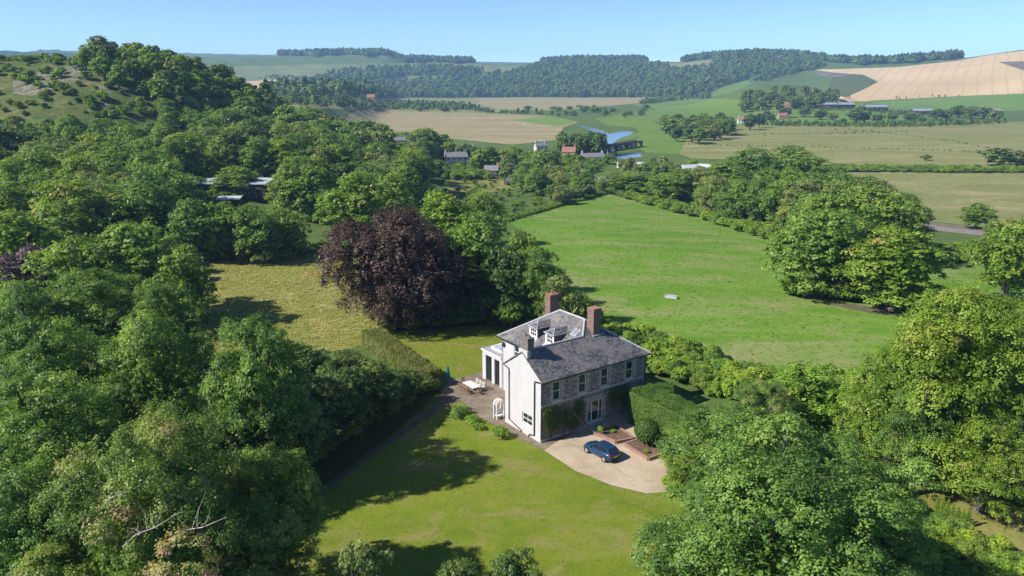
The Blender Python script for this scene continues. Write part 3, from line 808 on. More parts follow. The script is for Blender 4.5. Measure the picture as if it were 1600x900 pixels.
def crown_arrays(seed, R=6.0, H0=0.4, H1=13.0, ncl=70, nl=30000, ls=0.26, fz=0.8, lump=0.22, rc=(0.17, 0.30), sub=24, subr=0.30, up=0.35, top=0.0, low=0.96, jitter=0.33, droop=0.0, core=0.06, conic=0.0):
    g = np.random.default_rng(seed)
    D = sph(g, ncl * 3); D = D[D[:, 2] > -low][:ncl]
    D[0], D[1], D[2], D[3] = (0.12, 0.05, 0.99), (-0.3, 0.25, 0.92), (0.3, -0.35, 0.88), (0.1, 0.45, 0.88)
    K = g.normal(size=(5, 3)) * 2.2; ph = g.uniform(0, 6.28, 5)
    bumpf = 1 + lump * np.sin(D @ K.T + ph).sum(1) / 2.2
    hh = (H1 - H0) / 2; zc = H0 + hh
    az_ = np.clip(np.abs(D[:, 2]), 0, 0.985)
    hor = np.where(D[:, 2] > 0, 1 - top * D[:, 2], np.minimum(np.sqrt(1 - az_ ** 7) / np.sqrt(1 - az_ ** 2), 2.2) * (1 - 0.15 * az_)) * (1 - conic * (D[:, 2] + 1) / 2)
    rcl = R * g.uniform(rc[0], rc[1], len(D))
    rad = g.uniform(0.72, 1.0, len(D)) * bumpf
    rad[g.random(len(D)) < 0.3] *= 0.72
    rad[:4] = np.maximum(rad[:4], 0.92); rcl[:4] = np.maximum(rcl[:4], R * np.mean(rc))
    C = D * np.column_stack([(R - rcl) * hor * rad, (R - rcl) * hor * rad, (hh - rcl * fz) * np.where(D[:, 2] < 0, np.clip(rad, 0.93, 1.08), np.clip(rad, 0.6, 1.08))])
    C[:, 2] += zc
    C[:, 2] = np.maximum(C[:, 2], H0 + rcl * 0.5)
    w = rcl ** 2; cnt = np.maximum((nl * w / w.sum()).astype(int), 8)
    Ps, Ns, Ts = [], [], []
    for i in range(len(C)):
        m = cnt[i]
        # sprays: small tufts over the bough's surface, each with its own lit and shaded side
        sd = sph(g, sub); sd[:, 2] = np.where(sd[:, 2] < -0.45, -sd[:, 2], sd[:, 2])
        sr = rcl[i] * subr * g.uniform(0.6, 1.5, sub)
        sc = C[i] + sd * rcl[i] * np.array([1, 1, fz]) * g.uniform(0.72, 1.02, (sub, 1))
        w2 = sr ** 2; k = g.choice(sub, m, p=w2 / w2.sum())
        e = sph(g, m); e[:, 2] = np.where(e[:, 2] < -0.3, -e[:, 2], e[:, 2])
        d = sd[k]
        p = sc[k] + e * (sr[k] * g.uniform(0.45, 1.12, m))[:, None] * np.array([1, 1, 0.8])
        shoot = g.random(m) < 0.05
        p += (d + np.array([0, 0, 0.4])) * (shoot * g.uniform(0.05, 0.4, m) * rcl[i])[:, None]
        p[:, 2] -= droop * g.random(m) ** 2 * rcl[i] * 2
        Ps.append(p); Ns.append(e * 0.75 + d * 0.45 + np.array([0, 0, up]) + g.normal(size=(m, 3)) * jitter)
        Ts.append(0.5 + g.normal() * 0.17 + g.normal(size=sub)[k] * 0.10 + g.normal(size=m) * 0.11)
    P, N, T = np.vstack(Ps), np.vstack(Ns), np.concatenate(Ts)
    keep = np.ones(len(P), bool)
    for i in range(len(C)):
        q = (P - C[i]) / (rcl[i] * np.array([1, 1, fz]))
        keep &= (q * q).sum(1) > 0.42
    P, N, T = P[keep], N[keep], T[keep]
    size = ls * g.uniform(0.5, 1.45, len(P))
    nc = int(len(P) * core)
    if nc:
        d = sph(g, nc) * g.uniform(0.25, 0.58, (nc, 1))
        pc = d * np.array([R, R, hh]) + np.array([0, 0, zc])
        P = np.vstack([P, pc]); N = np.vstack([N, sph(g, nc)]); T = np.concatenate([T, np.full(nc, 0.4)])
        size = np.concatenate([size, np.full(nc, ls * 2.4)])
    return P, N, T, size, C, rcl, g

def make_tree(name, seed, leafm, barkm, limbs=9, **kw):
    """-> (crown mesh, trunk mesh, crown radius, height)"""
    P, N, T, size, C, rcl, g = crown_arrays(seed, **kw)
    cm = quads_mesh(name + '_crown', leaf_quads(P, N, size, g, kw.get('aspect', 0.62)) if False else leaf_quads(P, N, size, g), leafm, T)
    H1, R = kw.get('H1', 13.0), kw.get('R', 6.0)
    mb = MB(); h = H1 * 0.62; r0 = 0.035 * H1 + 0.02 * R
    bend = g.normal(size=2) * 0.25
    mb.tube([(0, 0, -0.6), (0, 0, 0.3), (bend[0], bend[1], h * 0.5), (bend[0] * 1.5, bend[1], h), (bend[0], bend[1] * 2, H1 * 0.68)], [r0 * 1.35, r0, r0 * 0.75, r0 * 0.45, r0 * 0.1], 8)
    order = np.argsort(-C[:, 2])
    pick = order[np.linspace(0, len(order) - 1, limbs).astype(int)]
    for i in pick:
        c = C[i]; z0 = min(h * 0.9, max(0.25 * h, c[2] * 0.6 - 0.5))
        s = Vector((bend[0] * z0 / h, bend[1] * z0 / h, z0)); e = Vector(c)
        mid = s.lerp(e, 0.5) + Vector((0, 0, 0.12 * (e - s).length))
        mb.tube([s, mid, e], [r0 * 0.4, r0 * 0.25, r0 * 0.07], 5)
        for _ in range(2):
            e2 = e + Vector(g.normal(size=3)) * rcl[i] * 0.8
            mb.tube([mid, e2], [r0 * 0.14, r0 * 0.04], 4)
    for _ in range(7):
        i = int(g.integers(len(C))); dd = Vector((C[i][0], C[i][1], (C[i][2] - H1 * 0.45) * 1.2)).normalized()
        s_ = Vector(C[i]) + dd * rcl[i] * 0.3; e_ = s_ + dd * rcl[i] * g.uniform(0.85, 1.5) + Vector(g.normal(size=3)) * rcl[i] * 0.3
        mb.tube([s_, s_.lerp(e_, 0.6) + Vector(g.normal(size=3)) * 0.1, e_], [r0 * 0.06, r0 * 0.035, r0 * 0.012], 4)
    rx = float(np.percentile(np.hypot(P[:, 0], P[:, 1]), 98.5)); ht = float(np.percentile(P[:, 2], 99.7))
    return cm, mb.mesh(name + '_trunk', barkm, True), rx, ht

M['bark'] = plain('bark', (0.13, 0.11, 0.09), 0.95, 0.1, 0.4, 3.0, bmp=0.5)
M['pale_bark'] = plain('pale_dead_wood', (0.42, 0.38, 0.34), 0.9, 0.1, 0.25, 3.0)
LM = dict(
    syc=leaf_mat('sycamore_leaves', (0.093, 0.160, 0.034), (0.175, 0.276, 0.053), (0.278, 0.379, 0.076)),
    seed=leaf_mat('seeded_sycamore_leaves', (0.087, 0.148, 0.036), (0.166, 0.257, 0.056), (0.294, 0.357, 0.097), (0.389, 0.258, 0.192)),
    lime=leaf_mat('lime_leaves', (0.107, 0.181, 0.023), (0.206, 0.301, 0.039), (0.303, 0.395, 0.065), (0.352, 0.318, 0.097)),
    dark=leaf_mat('dark_evergreen_leaves', (0.048, 0.086, 0.021), (0.093, 0.153, 0.031), (0.151, 0.214, 0.045), trans=0.15),
    beech=leaf_mat('copper_beech_leaves', (0.036, 0.019, 0.017), (0.070, 0.040, 0.033), (0.118, 0.076, 0.056), trans=0.12, hue=0.1),
    purple=leaf_mat('purple_plum_leaves', (0.056, 0.029, 0.045), (0.112, 0.064, 0.088), (0.192, 0.128, 0.144), trans=0.2, hue=0.1),
    bush=leaf_mat('bramble_leaves', (0.140, 0.225, 0.028), (0.257, 0.379, 0.045), (0.385, 0.491, 0.076)),
    grey=leaf_mat('grey_willow_leaves', (0.128, 0.173, 0.053), (0.220, 0.276, 0.084), (0.350, 0.388, 0.130)),
    hedge=leaf_mat('clipped_hedge_leaves', (0.055, 0.105, 0.016), (0.092, 0.165, 0.025), (0.13, 0.205, 0.036), trans=0.15, hue=0.1),
    dryhedge=leaf_mat('dry_hedge_leaves', (0.10, 0.135, 0.026), (0.165, 0.185, 0.038), (0.24, 0.215, 0.065), trans=0.2, hue=0.1))

TREES = {}
def kind(key, variants):
    TREES[key] = [make_tree(key, *v[:2], M['bark'], **v[2]) for v in variants]
NEAR = dict(nl=84000, ls=0.17)
kind('syc_n', [(11, LM['syc'], dict(NEAR, ncl=78, rc=(0.13, 0.3), lump=0.28)), (12, LM['syc'], dict(NEAR, ncl=62, rc=(0.15, 0.34), lump=0.34)), (13, LM['syc'], dict(NEAR, ncl=85, H1=14, rc=(0.12, 0.28), top=0.15))])
kind('seed_n', [(14, LM['seed'], dict(nl=165000, ls=0.165, ncl=130, rc=(0.09, 0.22), R=9, H1=17, lump=0.28))])
kind('sycbig_n', [(15, LM['syc'], dict(nl=165000, ls=0.17, ncl=120, rc=(0.1, 0.23), R=9, H1=17, lump=0.18, top=0.08))])
kind('lime_n', [(21, LM['lime'], dict(NEAR, ncl=90, fz=0.55, rc=(0.16, 0.29), up=0.8, top=0.1)), (22, LM['lime'], dict(NEAR, ncl=70, fz=0.6, H1=14, up=0.8, rc=(0.17, 0.3)))])
kind('dark_n', [(31, LM['dark'], dict(NEAR, nl=32000, ls=0.2, ncl=80, H0=0.3, H1=9, R=4, rc=(0.16, 0.27), up=0.6)), (32, LM['dark'], dict(NEAR, nl=32000, ls=0.2, ncl=70, H0=0.3, H1=8, R=4.2))])
kind('bush_n', [(41, LM['bush'], dict(nl=15000, ls=0.2, ncl=45, H0=0.1, H1=4.4, R=3, low=0.3)), (42, LM['syc'], dict(nl=15000, ls=0.2, ncl=40, H0=0.1, H1=4.0, R=3, low=0.3))])
kind('beech_n', [(51, LM['beech'], dict(nl=150000, ls=0.25, ncl=200, H0=0.1, H1=18, R=9.5, rc=(0.11, 0.21), fz=1.15, droop=0.35, up=0.25, low=0.97, lump=0.12, subr=0.36, jitter=0.28))])
kind('cypress_n', [(61, LM['bush'], dict(nl=26000, ls=0.22, ncl=90, H0=0.3, H1=12, R=5.2, rc=(0.12, 0.2), fz=0.5, up=0.2, conic=0.5, low=0.9, droop=0.3))])
MID = dict(nl=17000, ls=0.4)
kind('syc_m', [(111, LM['syc'], dict(MID, ncl=70)), (112, LM['syc'], dict(MID, ncl=50, rc=(0.2, 0.38), lump=0.32)), (113, LM['syc'], dict(MID, ncl=80, H1=14, rc=(0.15, 0.28), top=0.2))])
kind('lime_m', [(121, LM['lime'], dict(MID, ncl=70, fz=0.6, up=0.7)), (122, LM['lime'], dict(MID, ncl=60, H1=15, rc=(0.18, 0.32)))])
kind('dark_m', [(131, LM['dark'], dict(MID, ncl=60, H0=0.5, H1=12, R=5.5))])
kind('grey_m', [(141, LM['grey'], dict(MID, ncl=70, rc=(0.14, 0.28), lump=0.3)), (142, LM['grey'], dict(MID, ncl=60, nl=8000, H1=14))])
kind('purple_m', [(151, LM['purple'], dict(MID, ncl=60, H1=10, R=5))])
kind('bush_m', [(161, LM['bush'], dict(nl=4500, ls=0.4, ncl=36, H0=0.1, H1=4.2, R=3.2, low=0.3)), (162, LM['syc'], dict(nl=4500, ls=0.4, ncl=36, H0=0.1, H1=4.2, R=3.0, low=0.3)), (163, LM['lime'], dict(nl=4500, ls=0.4, ncl=30, H0=0.1, H1=4.0, R=3.0, low=0.3))])
FARL = dict(nl=2600, ls=1.05)
kind('syc_f', [(211, LM['syc'], dict(FARL, ncl=40, rc=(0.2, 0.36), lump=0.3, H0=0.8)), (212, LM['syc'], dict(FARL, ncl=34, rc=(0.22, 0.4), H0=0.8, H1=12))])
kind('dark_f', [(221, LM['dark'], dict(FARL, ncl=36, rc=(0.2, 0.36), H0=0.8)), (222, LM['dark'], dict(FARL, ncl=30, rc=(0.22, 0.4), H0=0.8, H1=12))])
kind('grey_f', [(231, LM['grey'], dict(FARL, ncl=36, rc=(0.2, 0.36), lump=0.3, H0=0.8))])
kind('lime_f', [(241, LM['lime'], dict(FARL, ncl=36, rc=(0.2, 0.36), H0=0.8))])

def lod(sp, d):
    order = ('n', 'm', 'f') if d < 118 else (('m', 'n', 'f') if d < 380 else ('f', 'm', 'n'))
    for s in order:
        if sp + '_' + s in TREES: return sp + '_' + s
    return 'syc_m'

def tree(sp, x, y, ht, width, label, group=None, cat='tree', name=None, lodkey=None):
    """one tree standing on the land: an empty at its foot, a trunk and a crown"""
    key = lodkey or lod(sp, math.hypot(x, y))
    cm, tm, rx, h0 = random.choice(TREES[key])
    o = empty(name or {'beech': 'copper_beech_tree', 'dark': 'evergreen_tree', 'purple': 'plum_tree', 'bush': 'shrub', 'cypress': 'conifer_tree', 'lime': 'lime_tree', 'syc': 'sycamore_tree', 'seed': 'sycamore_tree', 'sycbig': 'sycamore_tree', 'grey': 'ash_tree'}.get(sp, 'broadleaf_tree'), (x, y, float(terr(x, y)) - 0.05), random.uniform(0, 6.28))
    o.scale = (width / 2 / rx, width / 2 / rx, ht / h0)
    tag(o, label, cat, group)
    link('trunk', tm, o); link('crown', cm, o)
    return o

def tree_px(sp, u, v, ht, wpx, label, **kw):
    p = top_at(u, v, ht)
    d = p[1] * CP + (CAM_H - ht * 0.6) * SP
    return tree(sp, p[0], p[1], ht, wpx * d / F, label, **kw)

def stuff_points(name, pts, scales, protos, label, cat, collection):
    """a mass of plants nobody could count: points that carry instances of a few plant meshes"""
    me = bpy.data.meshes.new(name)
    me.from_pydata([tuple(p) for p in pts], [], [])
    a = me.attributes.new('size', 'FLOAT', 'POINT'); a.data.foreach_set('value', np.asarray(scales, np.float32))
    o = link(name, me)
    tag(o, label, cat, kind='stuff')
    ng = bpy.data.node_groups.new(name, 'GeometryNodeTree')
    ng.interface.new_socket('Geometry', in_out='INPUT', socket_type='NodeSocketGeometry')
    ng.interface.new_socket('Geometry', in_out='OUTPUT', socket_type='NodeSocketGeometry')
    n = ng.nodes; L = ng.links
    gi, go = n.new('NodeGroupInput'), n.new('NodeGroupOutput')
    ip = n.new('GeometryNodeInstanceOnPoints'); ci = n.new('GeometryNodeCollectionInfo')
    ci.inputs['Collection'].default_value = collection; ci.inputs['Separate Children'].default_value = True; ci.inputs['Reset Children'].default_value = True
    ip.inputs['Pick Instance'].default_value = True
    rv = n.new('FunctionNodeRandomValue'); rv.data_type = 'INT'; rv.inputs[4].default_value = 0; rv.inputs[5].default_value = max(len(collection.objects) - 1, 0)
    rr = n.new('FunctionNodeRandomValue'); rr.data_type = 'FLOAT_VECTOR'; rr.inputs[0].default_value = (0, 0, 0); rr.inputs[1].default_value = (0.12, 0.12, 6.28)
    at = n.new('GeometryNodeInputNamedAttribute'); at.data_type = 'FLOAT'; at.inputs['Name'].default_value = 'size'
    L.new(gi.outputs[0], ip.inputs['Points']); L.new(ci.outputs[0], ip.inputs['Instance'])
    L.new(rv.outputs[2], ip.inputs['Instance Index']); L.new(rr.outputs[0], ip.inputs['Rotation']); L.new(at.outputs[0], ip.inputs['Scale'])
    L.new(ip.outputs[0], go.inputs[0])
    md = o.modifiers.new('plants', 'NODES'); md.node_group = ng
    return o

def proto_collection(name, meshes):
    c = bpy.data.collections.new(name)
    for m in meshes: c.objects.link(bpy.data.objects.new(name, m))
    return c

def wood_mesh(name, seed, leafm, **kw):
    P, N, T, size, C, rcl, g = crown_arrays(seed, **dict(dict(R=5.5, H0=0.4, H1=12.5, nl=420, ls=2.0, ncl=14, sub=10, rc=(0.28, 0.45), core=0.05, jitter=0.45), **kw))
    return quads_mesh(name, leaf_quads(P, N, size, g, 0.8), leafm, T)
PC_FAR = proto_collection('wood_tree_kinds', [wood_mesh('wood_tree', 301, LM['syc']), wood_mesh('wood_tree', 302, LM['dark']), wood_mesh('wood_tree', 303, LM['syc'], H1=14), wood_mesh('wood_tree', 304, LM['dark'], H1=15, R=4.5, conic=0.4), wood_mesh('wood_tree', 305, LM['grey']), wood_mesh('wood_tree', 306, LM['lime'], H1=10), wood_mesh('wood_tree', 307, LM['syc'], H1=9, R=6.5)])
PC_BUSH = proto_collection('bush_kinds', [t[0] for t in TREES['bush_m']])
PC_BRAMBLE = proto_collection('bramble_kinds', [t[0] for t in TREES['bush_n']] + [TREES['bush_m'][0][0]])

def scatter_world(poly, step, jit=0.45):
    pl = np.array(poly)
    x0, y0 = pl.min(0); x1, y1 = pl.max(0)
    gx, gy = np.meshgrid(np.arange(x0, x1, step), np.arange(y0, y1, step * 0.9))
    gx = gx + (np.arange(gx.shape[0]) % 2)[:, None] * step / 2
    px = (gx + rng.uniform(-jit, jit, gx.shape) * step).ravel(); py = (gy + rng.uniform(-jit, jit, gx.shape) * step).ravel()
    k = inside(px, py, pl)
    return np.column_stack([px[k], py[k]])

def far_wood(px, label, step=13.5, size=(0.6, 2.0), name='woodland', keep=1.0):
    p = scatter_world(wpoly(px), step)
    if keep < 1: p = p[rng.random(len(p)) < keep]
    z = terr(p[:, 0], p[:, 1]) - 0.3
    stuff_points(name, np.column_stack([p, z]), rng.uniform(*size, len(p)), None, label, 'woodland', PC_FAR)
    return len(p)

def leafy_box(name, leafm, path, width, height, n, ls, label, cat='hedge', seed=1, rough=0.10, round_=0.35, parent=None, group=None):
    """a clipped hedge along a ground path: dense leaves over the faces of a rounded run, with a solid heart"""
    g = np.random.default_rng(seed)
    path = [Vector(p) for p in path]
    P, N = [], []
    segs = [(a, b, (b - a).length) for a, b in zip(path, path[1:])]
    tot = sum(s[2] for s in segs)
    core = MB()
    for a, b, ln in segs:
        d = (b - a).normalized(); s = Vector((-d.y, d.x))
        m = int(n * ln / tot)
        t = g.uniform(-0.5 * width * 0.5, ln + 0.5 * width * 0.5, m)
        per = width + 2 * height
        q = g.uniform(0, per, m)
        off = np.where(q < height, -width / 2, np.where(q > height + width, width / 2, q - height - width / 2))
        zz = np.where(q < height, q, np.where(q > height + width, per - q, height))
        nx = np.where(q < height, -1, np.where(q > height + width, 1, 0)); nz = ((q >= height) & (q <= height + width)).astype(float)
        lump = 1 + rough * np.sin(t * 1.3 + seed) * np.sin(zz * 1.7) + rough * 0.6 * np.sin(t * 3.1 + off * 2.2)
        edge = np.clip((zz - (height - round_)) / round_, 0, 1) * np.clip((np.abs(off) - (width / 2 - round_)) / round_, 0, 1)
        off2 = off * (lump - 0.0) * (1 - 0.22 * edge); z2 = zz * (1 + (lump - 1) * 0.5) * (1 - 0.10 * edge)
        p = np.column_stack([a.x + d.x * t + s.x * off2, a.y + d.y * t + s.y * off2, z2])
        nn = np.column_stack([s.x * nx, s.y * nx, nz + 0.35])
        P.append(p + g.normal(size=p.shape) * ls * 0.35); N.append(nn + g.normal(size=p.shape) * 0.5)
        # ends
        m2 = int(m * width * height / max(ln * per, 1) * 1.3)
        for e, sg in ((a, -1), (b, 1)):
            o2 = g.uniform(-width / 2, width / 2, m2); z3 = g.uniform(0, height * 0.97, m2); dd = sg * width * 0.25
            p = np.column_stack([e.x + d.x * dd + s.x * o2, e.y + d.y * dd + s.y * o2, z3])
            P.append(p + g.normal(size=p.shape) * ls * 0.4); N.append(np.column_stack([np.full(m2, d.x * sg), np.full(m2, d.y * sg), np.full(m2, 0.3)]) + g.normal(size=p.shape) * 0.5)
        k = 0.8
        c4 = [a - d * width * 0.2 + s * width / 2 * k, b + d * width * 0.2 + s * width / 2 * k, b + d * width * 0.2 - s * width / 2 * k, a - d * width * 0.2 - s * width / 2 * k]
        core.slab([(c.x, c.y, height * 0.9) for c in c4], height * 0.9)
    P, N = np.vstack(P), np.vstack(N)
    base = path[0]
    zb = terr(P[:, 0], P[:, 1]); P[:, 2] += zb
    V = leaf_quads(P, N, ls * g.uniform(0.7, 1.3, len(P)), g)
    tint = 0.5 + 0.16 * np.sin(P[:, 0] * 0.9) * np.sin(P[:, 1] * 1.1 + P[:, 2]) + g.normal(size=len(P)) * 0.15
    me = quads_mesh(name, V - np.array([base.x, base.y, 0]), leafm, tint)
    o = link(name, me, parent); o.location = (base.x, base.y, 0)
    core.v = [(x - base.x, y - base.y, z + float(terr(x, y)) - 0.02) for x, y, z in core.v]
    core.build('heartwood', leafm, o)
    tag(o, label, cat, group)
    return o

# ------------------------------------------------------------------ garden things
def h2(a, b):
    p = hloc(a, b); return Vector((p.x, p.y))

leafy_box('yew_hedge', LM['hedge'], [h2(13.1, -2.6), h2(13.0, -9.4)], 3.5, 4.0, 52000, 0.115, 'tall clipped green hedge block beside the topiary ball and drive', seed=3, rough=0.05)
leafy_box('yew_hedge', LM['hedge'], [h2(15.4, -1.6), h2(16.6, -2.8)], 2.0, 3.7, 12000, 0.115, 'short clipped hedge return at the far corner of the flint wall', seed=4, rough=0.05)
leafy_box('long_hedge', LM['dryhedge'], [Vector((-20.5, 107.5)), Vector((-15.5, 99.5)), Vector((-10.6, 91.5))], 3.0, 2.3, 22000, 0.17, 'long clipped hedge with browning top along the back lawn', seed=5, rough=0.07)

# topiary ball: a rounded drum of dense leaves
g = np.random.default_rng(9)
c = h2(8.75, -7.2)
d = sph(g, 9000); d = d[d[:, 2] > -0.85]
P = d * np.array([1.28, 1.28, 1.35]) * (1 + 0.04 * np.sin(d[:, :1] * 5) * np.sin(d[:, 2:] * 6 + 1)); P = P * np.where(np.abs(d[:, 2:]) > 0.6, 0.96, 1.0); P[:, 2] += 1.52
ball = link('topiary_ball', quads_mesh('topiary_ball', leaf_quads(P + g.normal(size=P.shape) * 0.04, d + np.array([0, 0, 0.25]) + g.normal(size=P.shape) * 0.5, 0.15 * g.uniform(0.7, 1.3, len(P)), g), LM['hedge'], 0.3 + g.normal(size=len(P)) * 0.16))
ball.location = (c.x, c.y, 0.3)
tag(ball, 'rounded clipped topiary bush standing in the brick edged bed', 'topiary')
MB().lathe([(0.12, -0.3), (0.09, 0.6)], 8).build('trunk', M['bark'], ball)
MB().lathe([(0.1, 0.3), (0.95, 0.7), (1.14, 1.5), (0.95, 2.2), (0.1, 2.7)], 14).build('heartwood', LM['hedge'], ball)

def bed(name, pts, label, h=0.34):
    """raised bed: brick edging all round, soil inside"""
    o = empty(name, (0, 0, 0)); tag(o, label, 'flower bed')
    P = [h2(*p) for p in pts]; cen = sum(P, Vector((0, 0))) / len(P)
    o.location = (cen.x, cen.y, 0)
    for a, b in zip(P, P[1:] + P[:1]):
        a, b = a - cen, b - cen; d = (b - a).normalized(); s = Vector((-d.y, d.x)) * 0.13
        MB().prism([(*(a - s), 0), (*(b - s), 0), (*(b + s), 0), (*(a + s), 0)], (0, 0, h)).build('brick_edging', M['kerb_brick'], o)
    MB().poly([(*(p - cen) * 0.985, h - 0.07) for p in P] if False else [((p - cen).x, (p - cen).y, h - 0.07) for p in P]).build('soil', M['soil'], o)
bed('raised_bed', [(6.05, -1.9), (6.55, -4.85), (8.7, -5.35), (9.3, -1.9)], 'brick edged raised bed of bare soil next to the flint wall')
bed('raised_bed', [(6.95, -5.75), (6.6, -9.6), (9.95, -9.75), (11.0, -6.0)], 'brick edged raised bed around the topiary bush beside the car')

def small_shrub(a, b, r, h, label, m='bush', seed=1, world=None, ls=0.13, name='shrub', n=1800):
    P, N, T, size, C, rcl, g = crown_arrays(seed, R=r, H0=0.02, H1=h, ncl=20, nl=n, ls=ls, rc=(0.25, 0.42), low=0.2, core=0.02)
    o = link(name, quads_mesh(name, leaf_quads(P, N, size, g), LM[m], T))
    p = Vector(world) if world else h2(a, b)
    o.location = (p.x, p.y, float(terr(p.x, p.y)) - 0.02)
    tag(o, label, 'shrub'); return o
for k, (a, b, r, h, lb) in enumerate(((6.4, -2.5, 0.45, 0.9, 'small pale shrub at the corner of the bare raised bed'), (7.8, -3.0, 0.4, 0.3, 'low tuft growing in the middle of the bare raised bed'), (9.2, -8.7, 0.5, 0.5, 'small weedy plant in front of the topiary ball'), (7.4, -8.6, 0.35, 0.3, 'tiny plant in the brick bed nearest the drive'))):
    s = small_shrub(a, b, r, h, lb, seed=60 + k, n=700); s.location.z += 0.27
small_shrub(0, 0, 1.35, 1.15, 'bright green rounded shrub on the lawn edge below the gable', seed=71, world=(-1.3, 76.9), n=4200)
small_shrub(0, 0, 1.6, 0.9, 'low spreading shrub at the patio corner near the garden table', 'syc', seed=72, world=(-6.2, 82.6), n=4200)
small_shrub(0, 0, 1.3, 0.8, 'flat leafy plant in the lawn bed beside the path edge', 'bush', seed=73, world=(-4.7, 80.4), n=3400)
small_shrub(0, 0, 0.9, 0.6, 'small green plant between the two lawn edge shrubs', 'lime', seed=74, world=(-3.9, 79.2), n=2000)

# climbing plant on the flint wall
g = np.random.default_rng(15)
Ps, Ts = [], []
for (a, z, ra, rz, m, tn) in ((1.6, 2.3, 1.1, 1.5, 1500, 0.35), (3.4, 2.2, 1.4, 1.5, 1300, 0.3), (5.2, 2.6, 0.8, 1.2, 900, 0.35), (1.1, 2.7, 0.35, 0.9, 500, 0.9), (4.6, 1.2, 0.9, 0.8, 500, 0.4), (10.4, 3.0, 1.0, 1.2, 900, 0.3), (12.0, 2.6, 1.1, 1.2, 800, 0.3), (11.2, 3.9, 1.6, 0.25, 400, 0.3), (0.7, 3.6, 0.4, 0.5, 260, 0.7)):
    p = np.column_stack([a + g.normal(size=m) * ra * 0.55, -0.12 - np.abs(g.normal(size=m)) * 0.1, z + g.normal(size=m) * rz * 0.55])
    p = p[(p[:, 2] > 0.1) & (p[:, 2] < 4.0) & (p[:, 0] > 0.1) & ~((p[:, 0] > 6.6) & (p[:, 0] < 9.1) & (p[:, 2] < 3.2))]
    Ps.append(p); Ts.append(tn + g.normal(size=len(p)) * 0.12)
P = np.vstack(Ps)
cl = link('climbing_plant', quads_mesh('climbing_plant', leaf_quads(P, np.tile([0, -1, 0.4], (len(P), 1)) + g.normal(size=P.shape) * 0.5, 0.15 * g.uniform(0.6, 1.3, len(P)), g), LM['dark'], np.concatenate(Ts)))
cl.location = hloc(0, 0); cl.rotation_euler = (0, 0, HTH)
tag(cl, 'straggling climbing plant over the ground floor of the flint wall', 'climber')
for a in (1.4, 3.2, 5.1, 10.6, 12.0): MB().tube([(a, -0.08, 0.05), (a + 0.2, -0.1, 1.3), (a - 0.2, -0.1, 2.4), (a + 0.3, -0.1, 3.4)], [0.05, 0.04, 0.03, 0.015], 5).build('stem', M['bark'], cl)
cb = MB().tube([(3.4, -0.05, 4.0), (4.2, -0.6, 2.6), (5.1, -1.2, 1.2), (6.0, -2.0, 0.36)], 0.02, 5).build('cable', M['stone'])
cb.location = hloc(0, 0); cb.rotation_euler = (0, 0, HTH)
tag(cb, 'thin pale cable slanting from the flint wall to the raised bed', 'cable')

# garden table and chairs
M['teak'] = plain('weathered_teak', (0.36, 0.30, 0.25), 0.8, 0.2, 0.2, 6)
M['teak_brown'] = plain('brown_teak', (0.25, 0.16, 0.10), 0.8, 0.2, 0.25, 6)
M['pale_wood'] = plain('silvered_wood', (0.55, 0.52, 0.49), 0.8, 0.2, 0.12, 6)
tb = empty('garden_table', hloc(1.9, 16.7), HTH); tag(tb, 'silvered wooden garden table on the stone patio', 'table')
for k in range(7): MB().box(-0.62 + k * 0.18, -0.62 + k * 0.18 + 0.165, -1.25, 1.25, 0.72, 0.76).build('slat', M['pale_wood'], tb)
for x in (-0.52, 0.52):
    for y in (-1.1, 1.1): MB().box(x - 0.045, x + 0.045, y - 0.045, y + 0.045, 0, 0.717).build('leg', M['teak'], tb)
for y in (-1.15, 1.11): MB().box(-0.57, 0.57, y, y + 0.04, 0.62, 0.715).build('apron', M['teak'], tb)
def chair(a, b, rz, label, m):
    o = empty('garden_chair', hloc(a, b), HTH + rz); tag(o, label, 'chair', 'chairs around the patio table')
    MB().box(-0.26, 0.26, -0.25, 0.25, 0.42, 0.46).build('seat', m, o)
    bk = MB().box(-0.26, 0.26, -0.29, -0.25, 0.92, 1.02)
    for k in range(5): bk.box(-0.24 + k * 0.107, -0.24 + k * 0.107 + 0.06, -0.285, -0.255, 0.5, 0.917)
    bk.build('backrest', m, o)
    for x in (-0.25, 0.21):
        MB().box(x, x + 0.04, -0.29, -0.253, 0, 0.917).build('leg', m, o); MB().box(x, x + 0.04, 0.19, 0.23, 0, 0.417).build('leg', m, o)
        MB().box(x - 0.02, x + 0.05, -0.25, 0.25, 0.64, 0.67).build('armrest', m, o)
CH = [(0.85, 17.4, -math.pi / 2, 'garden chair on the lawn side of the table, end nearer the parasol', 'teak_brown'), (0.85, 16.65, -math.pi / 2, 'middle garden chair on the lawn side of the table', 'teak_brown'), (0.85, 15.9, -math.pi / 2, 'garden chair on the lawn side of the table, end nearer the arbour', 'teak_brown'), (2.95, 17.4, math.pi / 2, 'garden chair on the garden room side of the table, nearer the back lawn', 'pale_wood'), (2.95, 16.65, math.pi / 2, 'middle garden chair on the garden room side of the table', 'pale_wood'), (2.95, 15.9, math.pi / 2, 'garden chair on the garden room side of the table, nearer the gable', 'pale_wood'), (1.9, 14.95, 0, 'garden chair at the table end facing the white gable', 'teak_brown'), (1.9, 18.5, math.pi, 'garden chair at the table end nearest the back lawn', 'teak_brown')]
for a, b, rz, lb, m in CH: chair(a, b, rz, lb, M[m])
